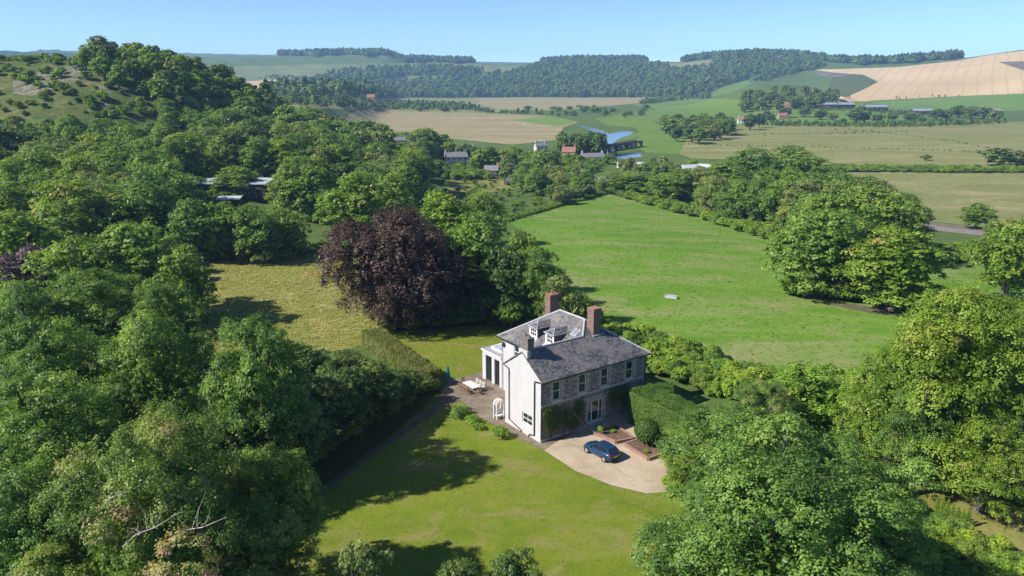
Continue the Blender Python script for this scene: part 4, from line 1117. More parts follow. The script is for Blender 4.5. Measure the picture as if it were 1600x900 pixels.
# closed parasol
M['parasol'] = plain('green_canvas', (0.03, 0.19, 0.17), 0.8, 0.2, 0.15, 8)
po = empty('parasol', hloc(0.5, 20.1)); tag(po, 'closed teal green parasol standing at the patio edge by the hedge', 'parasol')
MB().tube([(0, 0, 0.08), (0, 0, 2.6)], 0.03, 8).build('pole', M['teak'], po)
MB().lathe([(0.3, 0), (0.3, 0.06), (0.08, 0.1), (0.06, 0.3)], 14).build('base', M['stack'], po)
cm_ = MB(); rings = [(0.10, 0.62), (0.27, 0.75), (0.26, 1.1), (0.20, 1.6), (0.12, 2.2), (0.05, 2.55)]
n0 = 0
for r, z in rings:
    for k in range(24):
        t = 2 * math.pi * k / 24; rr = r * (1 + 0.28 * math.cos(8 * t)); cm_.v.append((rr * math.cos(t), rr * math.sin(t), z))
for i in range(len(rings) - 1):
    for k in range(24): cm_.f.append((i * 24 + k, i * 24 + (k + 1) % 24, (i + 1) * 24 + (k + 1) % 24, (i + 1) * 24 + k))
cm_.build('canopy', M['parasol'], po)
# white arbour by the gable corner
ar = empty('arbour', hloc(-0.05, 7.8), HTH); ar.scale = (0.88, 0.88, 0.88); tag(ar, 'white wooden arched arbour seat against the house corner by the patio', 'arbour')
for x in (-0.55, 0.55):
    for y in (-0.35, 0.35): MB().box(x - 0.06, x + 0.06, y - 0.06, y + 0.06, 0, 2.0).build('post', M['white_paint'], ar)
for y in (-0.35, 0.35):
    pts = [(-0.6 * math.cos(t), y, 2.0 + 0.55 * math.sin(t)) for t in np.linspace(0, math.pi, 11)]
    MB().tube(pts, 0.07, 6).build('arch', M['white_paint'], ar)
for t in np.linspace(0.1, math.pi - 0.1, 8):
    MB().box(-0.6 * math.cos(t) - 0.05, -0.6 * math.cos(t) + 0.05, -0.45, 0.45, 2.0 + 0.55 * math.sin(t) + 0.075, 2.0 + 0.55 * math.sin(t) + 0.12).build('slat', M['white_paint'], ar)
MB().box(-0.48, 0.48, -0.28, 0.3, 0.42, 0.48).box(-0.48, 0.48, 0.26, 0.3, 0.49, 1.2).build('seat', M['white_paint'], ar)
dr = MB().box(-0.5, 0.5, -0.35, 0.35, 0.004, 0.02)
dr = dr.build('drain_cover', M['black_paint']); dr.location = hloc(-1.6, 12.0, 0.002); dr.rotation_euler = (0, 0, HTH)
tag(dr, 'dark square drain cover set in the patio', 'drain cover')

# ------------------------------------------------------------------ the car
def car():
    paint, nt, b = mat('blue_car_paint')
    b.inputs['Base Color'].default_value = (0.018, 0.055, 0.13, 1); b.inputs['Metallic'].default_value = 0.35; b.inputs['Roughness'].default_value = 0.28
    b.inputs['Coat Weight'].default_value = 0.8
    rub = plain('tyre_rubber', (0.02, 0.02, 0.02), 0.8, 0.2); alloy = plain('wheel_alloy', (0.5, 0.5, 0.52), 0.35, 0.5, metal=0.7)
    red = plain('tail_lamp', (0.40, 0.02, 0.025), 0.2, 0.5); clear = plain('head_lamp', (0.7, 0.72, 0.75), 0.1, 0.8); trim = plain('dark_trim', (0.025, 0.025, 0.028), 0.6, 0.3)
    yel = plain('rear_plate', (0.75, 0.55, 0.08), 0.5, 0.3)
    o = empty('parked_car', hloc(3.5, -5.85), HTH + math.pi / 2 + 0.04)
    tag(o, 'dark blue five door hatchback car parked on the gravel drive', 'car')
    # body: cross sections along the length (x forward)
    secs = [(-2.08, 0.66, 0.42, 0.80), (-2.02, 0.78, 0.30, 0.93), (-1.7, 0.86, 0.22, 0.99), (-0.9, 0.88, 0.20, 0.97), (0.3, 0.88, 0.20, 0.95), (0.95, 0.87, 0.20, 0.95), (1.45, 0.85, 0.21, 0.88), (1.85, 0.78, 0.24, 0.77), (2.02, 0.64, 0.32, 0.66), (2.08, 0.5, 0.4, 0.56)]
    mb = MB(); ring = []
    for x, w, zb, zt in secs:
        zm = (zb + zt) / 2
        prof = [(-w * 0.86, zb), (-w, zb + 0.12), (-w * 1.0, zm + 0.05), (-w * 0.95, zt - 0.04), (-w * 0.8, zt), (0, zt + 0.03), (w * 0.8, zt), (w * 0.95, zt - 0.04), (w, zm + 0.05), (w, zb + 0.12), (w * 0.86, zb)]
        ring.append(len(mb.v)); mb.v += [(x, y, z) for y, z in prof]
    k = 11
    for a, c in zip(ring, ring[1:]):
        for i in range(k): mb.f.append((a + i, a + (i + 1) % k, c + (i + 1) % k, c + i))
    mb.f.append(tuple(range(ring[0], ring[0] + k))); mb.f.append(tuple(range(ring[-1], ring[-1] + k)))
    body = mb.build('body', paint, o, True)
    # cabin: pillars and roof, with glass set into each side
    base = [(-1.92, 0.74), (1.0, 0.74)]; zb, zr = 0.97, 1.49
    lo = [(-1.98, 0.76), (-0.3, 0.80), (1.02, 0.78)]; hi = [(-1.55, 0.58), (-0.4, 0.62), (0.22, 0.58)]
    cb_ = MB()
    L = [(x, -w, zb) for x, w in lo] + [(x, w, zb) for x, w in reversed(lo)]
    U = [(hi[0][0], -hi[0][1], zr - 0.05), (hi[1][0], -hi[1][1], zr), (hi[2][0], -hi[2][1], zr - 0.03), (hi[2][0], hi[2][1], zr - 0.03), (hi[1][0], hi[1][1], zr), (hi[0][0], hi[0][1], zr - 0.05)]
    cb_.v += L + U
    for i in range(6): cb_.f.append((i, (i + 1) % 6, 6 + (i + 1) % 6, 6 + i))
    cb_.f += [(6, 7, 10, 11), (7, 8, 9, 10)]
    cb_.build('cabin', paint, o)
    Lp, Up = [Vector(p) for p in L], [Vector(p) for p in U]
    def glass(i, s0, s1, t0, t1, name):
        a0, a1, b0, b1 = Lp[i], Lp[(i + 1) % 6], Up[i], Up[(i + 1) % 6]
        P = lambda s, t: a0.lerp(a1, s).lerp(b0.lerp(b1, s), t)
        n = (a1 - a0).cross(b0 - a0).normalized()
        cen = (a0 + a1 + b0 + b1) / 4
        if n.dot(cen - Vector((-0.4, 0, 1.2))) < 0: n = -n
        MB().prism([P(s0, t0) + n * 0.012, P(s1, t0) + n * 0.012, P(s1, t1) + n * 0.012, P(s0, t1) + n * 0.012], n * -0.01).build(name, M['glass'], o)
    for i in (0, 4): glass(i, *( (0.18, 0.95) if i == 0 else (0.05, 0.82)), 0.12, 0.88, 'rear_side_window')
    for i in (1, 3): glass(i, *((0.05, 0.88) if i == 1 else (0.12, 0.95)), 0.12, 0.88, 'front_side_window')
    glass(2, 0.06, 0.94, 0.06, 0.94, 'windscreen'); glass(5, 0.08, 0.92, 0.15, 0.9, 'rear_window')
    for x in (-1.28, 1.28):
        for s in (-1, 1):
            arch = MB().tube([(x, s * 0.80, 0.33), (x, s * 0.893, 0.33)], 0.37, 20).build('wheel_arch', trim, o)
            wv = MB().tube([(x, s * 0.72, 0.31), (x, s * 0.76, 0.31), (x, s * 0.87, 0.31), (x, s * 0.905, 0.31)], [0.28, 0.31, 0.31, 0.285], 20).build('wheel', rub, o)
            rm = MB().tube([(x, s * 0.90, 0.31), (x, s * 0.915, 0.31)], 0.2, 14)
            rm.build('rim', alloy, wv)
    for s in (-1, 1):
        MB().prism([(-2.0, s * 0.62, 0.72), (-1.93, s * 0.80, 0.72), (-1.86, s * 0.80, 1.06), (-1.95, s * 0.62, 1.0)], (-0.06, 0, 0)).build('tail_light', red, o)
        MB().prism([(1.86, s * 0.45, 0.62), (1.78, s * 0.74, 0.64), (1.66, s * 0.76, 0.78), (1.78, s * 0.46, 0.78)], (0.12, 0, 0.0)).build('headlight', clear, o)
        MB().box(0.62, 0.8, s * 0.93 - 0.07, s * 0.93 + 0.07, 0.96, 1.08).build('wing_mirror', paint, o)
        for x in (-0.75, 0.25): MB().box(x, x + 0.18, s * 0.885 - 0.012, s * 0.885 + 0.012, 0.80, 0.83).build('door_handle', trim, o)
    MB().box(-2.11, -2.03, -0.62, 0.62, 0.33, 0.48).build('rear_bumper', trim, o); MB().box(2.0, 2.1, -0.5, 0.5, 0.34, 0.46).build('front_bumper', trim, o)
    MB().box(-2.105, -2.07, -0.25, 0.25, 0.60, 0.71).build('number_plate', yel, o)
car()
wt = empty('water_trough', (29.0, 134.5, float(terr(29.0, 134.5))), -0.5); tag(wt, 'pale metal water trough lying alone in the green field', 'trough')
M['galv'] = plain('galvanised_steel', (0.40, 0.41, 0.42), 0.5, 0.5, 0.15, 3)
t_ = MB()
for (x0, x1, y0, y1) in ((-1.1, 1.1, -0.4, -0.34), (-1.1, 1.1, 0.34, 0.4), (-1.1, -1.04, -0.337, 0.337), (1.04, 1.1, -0.337, 0.337)): t_.box(x0, x1, y0, y1, 0.02, 0.55)
t_.build('tank', M['galv'], wt); MB().poly([(-1.04, -0.34, 0.4), (1.04, -0.34, 0.4), (1.04, 0.34, 0.4), (-1.04, 0.34, 0.4)]).build('water', M['glass'], wt)
MB().box(-1.5, -1.15, -0.3, 0.3, 0, 0.35).build('valve_box', M['stack'], wt)

# ------------------------------------------------------------------ village, farm, bridge
M['cream_wall'] = plain('cream_wall', (0.58, 0.55, 0.50), 0.9, 0.15, 0.08, 0.8)
M['brick_wall'] = plain('red_brick_wall', (0.36, 0.20, 0.15), 0.9, 0.15, 0.2, 2)
M['grey_tile'] = plain('grey_roof_tile', (0.17, 0.16, 0.165), 0.8, 0.2, 0.25, 1.5)
M['red_tile'] = plain('red_roof_tile', (0.27, 0.135, 0.10), 0.85, 0.2, 0.25, 1.5)
M['white_sheet'] = plain('white_metal_roof', (0.42, 0.44, 0.47), 0.6, 0.3, 0.1, 0.5)
M['grey_sheet'] = plain('grey_metal_roof', (0.36, 0.40, 0.46), 0.5, 0.4, 0.1, 0.5)
M['barn_roof'] = plain('barn_roof', (0.24, 0.26, 0.29), 0.6, 0.3, 0.15, 0.5)
M['dark_timber'] = plain('dark_timber', (0.06, 0.05, 0.045), 0.9, 0.15, 0.25, 2)
def cottage(u, v, rz, L, W, h, rh, wallm, roofm, label, chim=2, wins=4, name='village_house', cat='house', group=None, base=None, doors=True):
    p = gnd(u, v) if base is None else base
    o = empty(name, (p[0], p[1], float(terr(p[0], p[1])) - 0.2), rz); tag(o, label, cat, group)
    w = MB().box(-L / 2, L / 2, -W / 2, W / 2, 0, h)
    for s in (-1, 1): w.prism([(s * L / 2, -W / 2, h), (s * L / 2, W / 2, h), (s * L / 2, 0, h + rh)], (-s * 0.3, 0, 0))
    w.build('wall', M[wallm], o)
    for s in (-1, 1): MB().slab([(-L / 2 - 0.3, s * (W / 2 + 0.35), h - 0.35 * rh / (W / 2) + 0.12), (L / 2 + 0.3, s * (W / 2 + 0.35), h - 0.35 * rh / (W / 2) + 0.12), (L / 2 + 0.3, 0, h + rh + 0.12), (-L / 2 - 0.3, 0, h + rh + 0.12)], 0.15).build('roof_slope', M[roofm], o)
    for k in range(chim):
        x = (-1) ** k * (L / 2 - 0.8)
        c = MB().box(x - 0.5, x + 0.5, -0.45, 0.45, h + rh * 0.5, h + rh + 1.7).build('chimney', M['brick_wall'] if wallm != 'cream_wall' else M['cream_wall'], o)
        MB().box(x - 0.58, x + 0.58, -0.53, 0.53, h + rh + 1.703, h + rh + 1.9).build('chimney_cap', M['terracotta'], c)
    rows = 2 if h > 4.5 else 1
    if wins:
        for r in range(rows):
            for k in range(wins):
                x = -L / 2 + L * (k + 0.5) / wins; z = 0.9 + r * 2.7
                f = MB().box(x - 0.6, x + 0.6, -W / 2 - 0.06, -W / 2 + 0.02, z, z + 1.5).build('window', M['white_paint'], o)
                MB().box(x - 0.48, x + 0.48, -W / 2 - 0.075, -W / 2 - 0.063, z + 0.12, z + 1.38).build('pane', M['glass'], f)
            for k in range(2):
                y = -W / 4 + W / 2 * k; z = 0.9 + r * 2.7
                f = MB().box(-L / 2 - 0.06, -L / 2 + 0.02, y - 0.55, y + 0.55, z, z + 1.4).build('window', M['white_paint'], o)
                MB().box(-L / 2 - 0.075, -L / 2 - 0.063, y - 0.43, y + 0.43, z + 0.12, z + 1.28).build('pane', M['glass'], f)
    return o
cottage(712, 258, 0.25, 13, 8, 5.4, 2.4, 'cream_wall', 'grey_tile', 'white village house with grey hipped looking roof and tall chimneys among trees', 3)
cottage(731, 240, 0.1, 8, 6, 4, 2.0, 'cream_wall', 'grey_tile', 'small pale cottage half hidden behind the white village house', 1, 2)
cottage(769, 274, -0.3, 8, 6, 3.4, 2.2, 'dark_timber', 'grey_tile', 'small dark cottage with one tall chimney beside the paddock', 1, 2)
cottage(797, 289, 0.5, 5, 3.5, 2.4, 1.2, 'dark_timber', 'grey_tile', 'little dark garden shed at the edge of the scrub', 0, 0, name='garden_shed', cat='shed')
cottage(845, 237, 0.3, 9, 6, 4.6, 2.2, 'cream_wall', 'grey_tile', 'white gabled house among trees left of the red roofed house', 2, 3)
cottage(889, 247, -0.2, 9, 7, 4.8, 3.0, 'brick_wall', 'red_tile', 'red brick house with steep red tiled roof near the bridge', 2, 3)
cottage(925, 252, 0.15, 15, 7, 3.4, 2.2, 'cream_wall', 'grey_tile', 'long low grey roofed building right of the red roofed house', 2, 4)
cottage(905, 239, 0.1, 10, 6, 3.2, 1.4, 'cream_wall', 'grey_sheet', 'pale blue roofed boat store beneath the dark trees by the bridge', 0, 3, name='boat_store', cat='building')
cottage(1078, 271, 0.3, 11, 7, 3.2, 2.0, 'cream_wall', 'white_sheet', 'large white gabled shed at the riverside yard', 0, 0, name='white_shed', cat='shed')
cottage(1101, 270, -0.5, 7, 6, 3.4, 1.8, 'cream_wall', 'white_sheet', 'white end gabled shed beside the yellow bush at the riverside yard', 0, 0, name='white_shed', cat='shed')
cottage(1025, 273, 0.0, 13, 6, 3.0, 1.2, 'cream_wall', 'white_sheet', 'low white cabin behind the field edge trees', 0, 3, name='cabin', cat='cabin')
cottage(985, 262, 0.05, 16, 5, 2.6, 0.9, 'cream_wall', 'white_sheet', 'low white mobile home on the river bank below the bridge', 0, 4, name='mobile_home', cat='cabin')
cottage(625, 228, 0.2, 10, 7, 5.0, 2.4, 'cream_wall', 'grey_tile', 'pale house showing in the wood above the white village house', 1, 2)
cottage(575, 158, 0.0, 26, 12, 7, 5, 'brick_wall', 'red_tile', 'large red brick farmhouse in the distant trees below the downs', 2, 4)
for u, v, lb, wm, rm in ((1232, 168, 'red roofed farmhouse left end of the distant hamlet', 'brick_wall', 'red_tile'), (1252, 164, 'tall red roofed house in the middle of the distant hamlet', 'brick_wall', 'red_tile'), (1212, 162, 'pale house at the foot of the hamlet wood', 'cream_wall', 'red_tile'), (1190, 168, 'white cottage below the hamlet trees', 'cream_wall', 'grey_tile'), (1222, 186, 'brick cottage in front of the hedgerow trees', 'brick_wall', 'red_tile'), (1160, 193, 'white cottage in the trees left of the hedgerow', 'cream_wall', 'red_tile')):
    cottage(u, v, random.uniform(-0.5, 0.5), 12, 8, 5, 3.4, wm, rm, lb, 2, 4)
for u, v, L, lb in ((1364, 172, 40, 'long blue grey roofed barn on the valley edge'), (1442, 178, 38, 'long dark sided barn right of the blue grey barn'), (1290, 168, 30, 'small farm barn at the end of the hamlet'), (1320, 168, 26, 'low farm building between hamlet and long barn'), (1545, 178, 34, 'pale open barn at the right end of the hedgerow')):
    cottage(u, v, 0.05, L, 16, 5, 3, 'dark_timber', 'barn_roof', lb, 0, 0, name='barn', cat='barn')
def flat_building(u, v, rz, L, W, h, label):
    p = gnd(u, v); o = empty('flat_roofed_building', (p[0], p[1], float(terr(*p)) - 0.2), rz); tag(o, label, 'building')
    MB().box(-L / 2, L / 2, -W / 2, W / 2, 0, h).build('wall', M['dark_timber'], o)
    MB().box(-L / 2 - 0.6, L / 2 + 0.6, -W / 2 - 0.6, W / 2 + 0.6, h + 0.003, h + 0.4).build('flat_roof', M['white_sheet'], o)
    for k in range(6):
        x = -L / 2 + L * (k + 0.5) / 6
        f = MB().box(x - 1.2, x + 1.2, -W / 2 - 0.05, -W / 2 + 0.02, 0.9, h - 0.8).build('window', M['dark_timber'], o)
        MB().box(x - 1.05, x + 1.05, -W / 2 - 0.07, -W / 2 - 0.053, 1.05, h - 0.95).build('pane', M['glass'], f)
flat_building(368, 304, -0.06, 26, 14, 4.6, 'wide white flat roofed building hidden in the woodland edge')
flat_building(360, 324, 0.2, 6, 5, 3.0, 'small white roofed outbuilding in front of the flat roofed building')
# stone bridge
def bridge():
    a, b = gnd(896, 246), gnd(1004, 229)
    d = Vector(b - a); ln = d.length
    o = empty('stone_bridge', (a[0], a[1], PLAIN - 0.3), math.atan2(d.y, d.x)); tag(o, 'long dark stone arched bridge crossing the river', 'bridge')
    n = 6; w = ln / n; H = 5.2
    for s, y in ((0, 0.0), (1, 5.0)):
        for k in range(n):
            x0 = k * w; pr = w * 0.18
            pts = [(x0, y, 0), (x0 + pr, y, 0)]
            r = (w - 2 * pr) / 2
            pts += [(x0 + w / 2 - r * math.cos(t), y, 0.8 + min(r, 3.0) * math.sin(t)) for t in np.linspace(0, math.pi, 13)]
            pts += [(x0 + w - pr, y, 0), (x0 + w - 0.003, y, 0), (x0 + w - 0.003, y, H), (x0, y, H)]
            MB().prism(pts, (0, 0.5, 0)).build('arch', M['bridge'], o)
    MB().box(0, ln, 0.5, 5.0, 4.0, 4.3).build('deck', M['ballast'], o)
    for k in range(1, n):
        MB().prism([(k * w - 0.9, -0.003, 0), (k * w + 0.9, -0.003, 0), (k * w, -1.6, 0)], (0, 0, 3.8)).build('cutwater', M['stone'], o)
M['bridge'] = plain('old_bridge_stone', (0.115, 0.105, 0.10), 0.95, 0.1, 0.3, 1.0)
bridge()
# rails
a, b = gnd(1405, 345), gnd(1650, 374)
d = Vector((b - a)); ang = math.atan2(d.y, d.x)
for off, lb in ((-2.4, 'far railway track on the stone ballast beside the pasture'), (1.2, 'near railway track on the stone ballast above the field bank')):
    tr = empty('railway_track', (a[0], a[1], 0), ang); tag(tr, lb, 'railway track')
    L = d.length
    sd = Vector((-math.sin(ang), math.cos(ang)))
    z = lambda t: float(terr(a[0] + math.cos(ang) * t, a[1] + math.sin(ang) * t))
    for r in (-0.72, 0.72): MB().tube([(t, -off + r, z(t) + 0.3) for t in np.linspace(0, L, 14)], 0.09, 5).build('rail', M['rust'] if 'rust' in M else M['stack'], tr)
    sl = MB()
    for t in np.arange(0.5, L, 1.4): sl.box(t, t + 0.3, -off - 1.2, -off + 1.2, z(t) + 0.02, z(t) + 0.2)
    tag(sl.build('sleepers', M['stack'], tr), kind='stuff')
# animals on the marsh: sheep and cattle, each with body, head and four legs
M['fleece'] = plain('fleece', (0.62, 0.58, 0.50), 0.95, 0.1, 0.1, 6); M['cow'] = plain('dark_hide', (0.06, 0.04, 0.03), 0.8, 0.2, 0.2, 4)
def beast_mesh(name, s, m):
    mb = MB()
    mb.tube([(-0.6 * s, 0, 0.62 * s), (-0.5 * s, 0, 0.66 * s), (0, 0, 0.64 * s), (0.45 * s, 0, 0.68 * s), (0.62 * s, 0, 0.78 * s), (0.8 * s, 0, 0.92 * s), (0.98 * s, 0, 0.86 * s), (1.06 * s, 0, 0.78 * s)], [0.1 * s, 0.27 * s, 0.31 * s, 0.29 * s, 0.19 * s, 0.13 * s, 0.12 * s, 0.06 * s], 8)
    for x in (-0.42, 0.4):
        for y in (-0.14, 0.14): mb.tube([(x * s, y * s, 0.55 * s), (x * s + 0.03 * s, y * s, 0.28 * s), (x * s, y * s, 0)], [0.1 * s, 0.055 * s, 0.05 * s], 5)
    return mb.mesh(name, m, True)
sheep_me, cow_me = beast_mesh('sheep', 1.0, M['fleece']), beast_mesh('cow', 1.7, M['cow'])
for k in range(26):
    u, v = 788 + 52 * random.random(), 193 + 4.5 * random.random()
    p = gnd(u, v); o = link('sheep', sheep_me); o.location = (p[0], p[1], float(terr(*p))); o.rotation_euler = (0, 0, random.uniform(0, 6.28))
    tag(o, 'pale sheep grazing in the flock on the straw coloured marsh', 'sheep', 'sheep on the marsh')
for u, v in ((1305, 203), (1320, 205), (1327, 203.5), (1336, 207), (1348, 206), (1362, 205)):
    p = gnd(u, v); o = link('cow', cow_me); o.location = (p[0], p[1], float(terr(*p))); o.rotation_euler = (0, 0, random.uniform(0, 6.28))
    tag(o, 'dark cow grazing in the flat pasture before the hedgerow', 'cow', 'cattle in the pasture')

# ------------------------------------------------------------------ trees one can tell apart
T_ = [  # kind, top pixel, height m, width px, label
    ('seed', 232, 655, 17, 430, 'huge sycamore flecked with pinkish seed clusters in the bottom left corner'),
    ('syc', 30, 735, 13, 260, 'dark tree in the very corner, lower left of the seeded sycamore'),
    ('syc', 45, 590, 16, 300, 'broad dark sycamore at the left picture edge beside the seeded sycamore'),
    ('syc', 60, 502, 17, 230, 'tall sycamore behind the broad dark sycamore at the left edge'),
    ('syc', 225, 497, 17, 220, 'bright topped sycamore directly behind the seeded sycamore'),
    ('syc', 392, 497, 17.5, 205, 'rounded sycamore standing between seeded sycamore and the dry meadow'),
    ('syc', 420, 705, 12, 190, 'shaded sycamore to the right of the seeded one, overhanging the lawn'),
    ('syc', 135, 425, 15, 190, 'wide sycamore in the second row left of the meadow'),
    ('syc', 255, 440, 14, 150, 'sycamore whose branches overhang the left end of the meadow'),
    ('syc', 25, 445, 15, 150, 'sycamore at the left edge below the purple plum'),
    ('purple', 52, 385, 11, 100, 'purple leaved plum tree among the green trees at the left edge'),
    ('syc', 205, 348, 16, 180, 'large domed sycamore left of the meadow'),
    ('syc', 115, 368, 15, 150, 'domed sycamore right of the purple plum'),
    ('syc', 285, 388, 13, 100, 'smaller sycamore at the top left corner of the meadow'),
    ('lime', 20, 330, 14, 120, 'yellow green tree behind the purple plum'),
    ('syc', 95, 312, 14, 120, 'light green tree above the domed sycamores'),
    ('lime', 175, 300, 14, 120, 'yellowish tree in front of the hillside wood, left of the flat roof'),
    ('syc', 240, 292, 15, 110, 'leafy tree left of the white flat roofed building'),
    ('syc', 300, 312, 14, 100, 'dark tree at the back corner of the meadow'),
    ('syc', 345, 318, 13, 90, 'dark tree on the meadow edge below the flat roofed building'),
    ('syc', 395, 322, 13, 90, 'middle tree of the dark row behind the meadow'),
    ('syc', 440, 325, 12, 90, 'dark tree left of the tall lime green tree'),
    ('lime', 368, 262, 10, 78, 'small yellow green tree in front of the white flat roof'),
    ('lime', 440, 278, 11, 55, 'slim yellow tree right of the white flat roof'),
    ('lime', 485, 258, 17, 80, 'yellow green tree right of the slim yellow tree'),
    ('lime', 552, 270, 19, 125, 'tall bright lime green tree behind the copper beech'),
    ('syc', 600, 288, 15, 80, 'green tree between lime green tree and copper beech top'),
    ('beech', 620, 331, 18.6, 226, 'great dark copper beech in the middle of the grounds'),
    ('lime', 690, 300, 17, 120, 'yellow topped tree behind the copper beech'),
    ('syc', 738, 335, 17, 140, 'large green tree pressed against the right side of the copper beech'),
    ('syc', 755, 300, 14, 80, 'green tree behind the yellow topped tree'),
    ('dark', 722, 400, 10.5, 105, 'dark evergreen in the shade right of the copper beech'),
    ('dark', 790, 385, 13, 90, 'dark evergreen in the belt above the house'),
    ('syc', 815, 362, 12, 70, 'tree at the field corner of the belt above the house'),
    ('syc', 850, 388, 13, 84, 'tree at the field side of the belt, casting shadow on the grass'),
    ('grey', 872, 432, 11, 80, 'grey green tree just behind the rear chimney'),
    ('dark', 765, 448, 6.3, 90, 'low dark evergreen beside the back lawn'),
    ('dark', 700, 462, 5, 90, 'low dark evergreen under the copper beech by the back lawn'),
    ('bush', 832, 452, 6.0, 60, 'bright green bushy tree left of the rear chimney'),
    ('bush', 797, 468, 4.8, 56, 'bright shrub at the corner of the back lawn near the roof'),
    ('syc', 905, 455, 7, 50, 'small tree between the rear chimney and the field'),
    ('dark', 484, 552, 8, 90, 'evergreen at the corner of the dry meadow'),
    ('dark', 535, 556, 6.5, 100, 'pale tipped evergreen next to the long hedge'),
    # field edge
    ('lime', 968, 272, 9, 67, 'first yellowish tree at the far corner of the green field'),
    ('syc', 1005, 269, 10, 89, 'green tree second from the far corner of the green field'),
    ('syc', 1055, 266, 14, 94, 'tree below the riverside yard on the far field edge'),
    ('grey', 1095, 262, 15, 83, 'grey green tree in the middle of the far field edge'),
    ('lime', 1140, 254, 17, 113, 'yellow green tree left of the tall pair on the field edge'),
    ('syc', 1180, 232, 23, 124, 'tall tree on the field edge, left one of the tall pair'),
    ('syc', 1235, 230, 23, 124, 'tall tree on the field edge, right one of the tall pair'),
    ('syc', 1205, 279, 15, 113, 'rounded tree in front of the tall pair on the field edge'),
    ('syc', 1255, 269, 18, 108, 'dense tree right of the rounded tree on the field edge'),
    ('bush', 1135, 330, 5, 44, 'olive bush on the field edge under the yellow green tree'),
    ('bush', 1100, 318, 5, 40, 'small round bush on the far field edge'),
    ('bush', 1222, 342, 5, 36, 'yellowish bush beneath the dense field edge tree'),
    ('syc', 1310, 292, 14, 104, 'tree on the railway side behind the dark field sycamore'),
    ('syc', 1375, 292, 14, 96, 'dark tree where the railway disappears'),
    ('syc', 1292, 332, 15.8, 172, 'dark blue green sycamore standing in the green field'),
    ('lime', 1408, 357, 14.4, 166, 'yellow green lime beside the dark sycamore in the field'),
    ('syc', 1531, 318, 9, 60, 'lone dark tree beyond the railway'),
    ('syc', 1557, 344, 8, 40, 'narrow dark tree on the near side of the railway'),
    ('lime', 1590, 345, 15, 120, 'yellow green tree at the right edge below the railway'),
    ('grey', 1565, 232, 11, 66, 'rounded willow at the right end of the reed bed'),
    ('grey', 1600, 236, 9, 60, 'willow cut by the right picture edge at the reed bed'),
    ('bush', 1448, 242, 4, 18, 'lone dark bush in the pasture above the reed bed'),
    # right foreground
    ('lime', 1515, 448, 20, 245, 'very tall lime with pale blossom on the right beside the field'),
    ('lime', 1412, 530, 14, 165, 'lower lime at the left foot of the very tall lime'),
    ('lime', 1590, 470, 17, 190, 'tall lime cut by the right picture edge'),
    ('lime', 1555, 640, 10, 150, 'bright yellow green young lime above the mown track'),
    ('syc', 1450, 590, 12, 130, 'green tree in the hollow beneath the very tall lime'),
    ('cypress', 1255, 568, 9, 190, 'spreading bright conifer at the near edge of the field'),
    ('cypress', 1345, 575, 9, 150, 'second spreading conifer right of the first by the limes'),
    ('seed', 1190, 600, 9, 150, 'brownish tree behind the big foreground sycamore'),
    ('lime', 1092, 668, 5.5, 125, 'yellowish shrubby tree between hedge and the big foreground sycamore'),
    ('sycbig', 1232, 650, 17, 455, 'big foreground sycamore filling the bottom right of the view'),
    ('syc', 1390, 800, 10, 200, 'shaded tree in the bottom right corner behind the big sycamore'),
    ('syc', 1060, 850, 8, 130, 'tree overhanging the drive side of the lawn at the bottom'),
    ('grey', 560, 858, 9, 120, 'pale leaved treetop poking up at the bottom of the lawn'),
    ('dark', 800, 868, 7, 120, 'dark pointed evergreen top at the bottom edge of the lawn'),
    ('dark', 720, 882, 6.5, 100, 'lower dark evergreen top left of the pointed one'),
]
for sp, u, v, ht, w, lb in T_:
    tree_px(sp, u, v, ht, w, lb, cat='shrub' if sp == 'bush' and ht < 6 else 'tree')
# evergreens and shrubs shading the garden path
SH = [(-11.0, 89.4, 2.4, 3.6), (-13.2, 85.6, 4.6, 6.4), (-15.9, 81.4, 7, 8.2), (-18.2, 77.0, 8, 8.8), (-20.6, 72.4, 9, 9.4), (-22.8, 67.6, 9, 9.4), (-24.6, 62.6, 9.5, 9.4), (-21.5, 88.0, 6.0, 8), (-25.5, 82.5, 9, 9)]
SL_ = ['shrub at the parasol end of the row along the path', 'second evergreen from the parasol along the path', 'third evergreen from the parasol along the path', 'fourth evergreen from the parasol along the path', 'fifth evergreen from the parasol along the path', 'sixth evergreen from the parasol, near the seeded sycamore', 'last evergreen of the path row, at the lawn corner', 'evergreen behind the path row, nearest the long hedge', 'evergreen behind the middle of the path row']
for (x, y, h, w), lb in zip(SH, SL_): tree('dark', x, y, h, w, lb)
# a bare branched snag in the seeded sycamore
def dead_branch(u, v, dist, label, seed):
    g = np.random.default_rng(seed); d = ray(u, v); t = dist / d[1]
    o = empty('dead_branch', (d[0] * t, d[1] * t, CAM_H + d[2] * t)); tag(o, label, 'branch')
    mb = MB(); tip = Vector((2.6, 0.4, 1.1))
    mb.tube([(-1.8, 1.2, -1.6), (-0.6, 0.2, -0.2), (0.8, 0.1, 0.25), tip], [0.055, 0.045, 0.03, 0.01], 5)
    for k in range(6):
        s = Vector((-0.6, 0.2, -0.2)).lerp(tip, g.random() * 0.9); e = s + Vector((g.normal() * 0.6, g.normal() * 0.4, abs(g.normal()) * 0.9 + 0.2))
        mb.tube([s, s.lerp(e, 0.5) + Vector(g.normal(size=3)) * 0.1, e], [0.024, 0.016, 0.006], 4)
    mb.build('twigs', M['pale_bark'], o)
    o.rotation_euler = (0, 0, g.uniform(-0.4, 0.4)); o.scale = (0.8, 0.8, 0.8)
dead_branch(300, 828, 38.6, 'long bleached dead branch low in the seeded sycamore', 1)
dead_branch(225, 832, 38.2, 'forked bleached dead branch in the seeded sycamore nearer the left', 2)
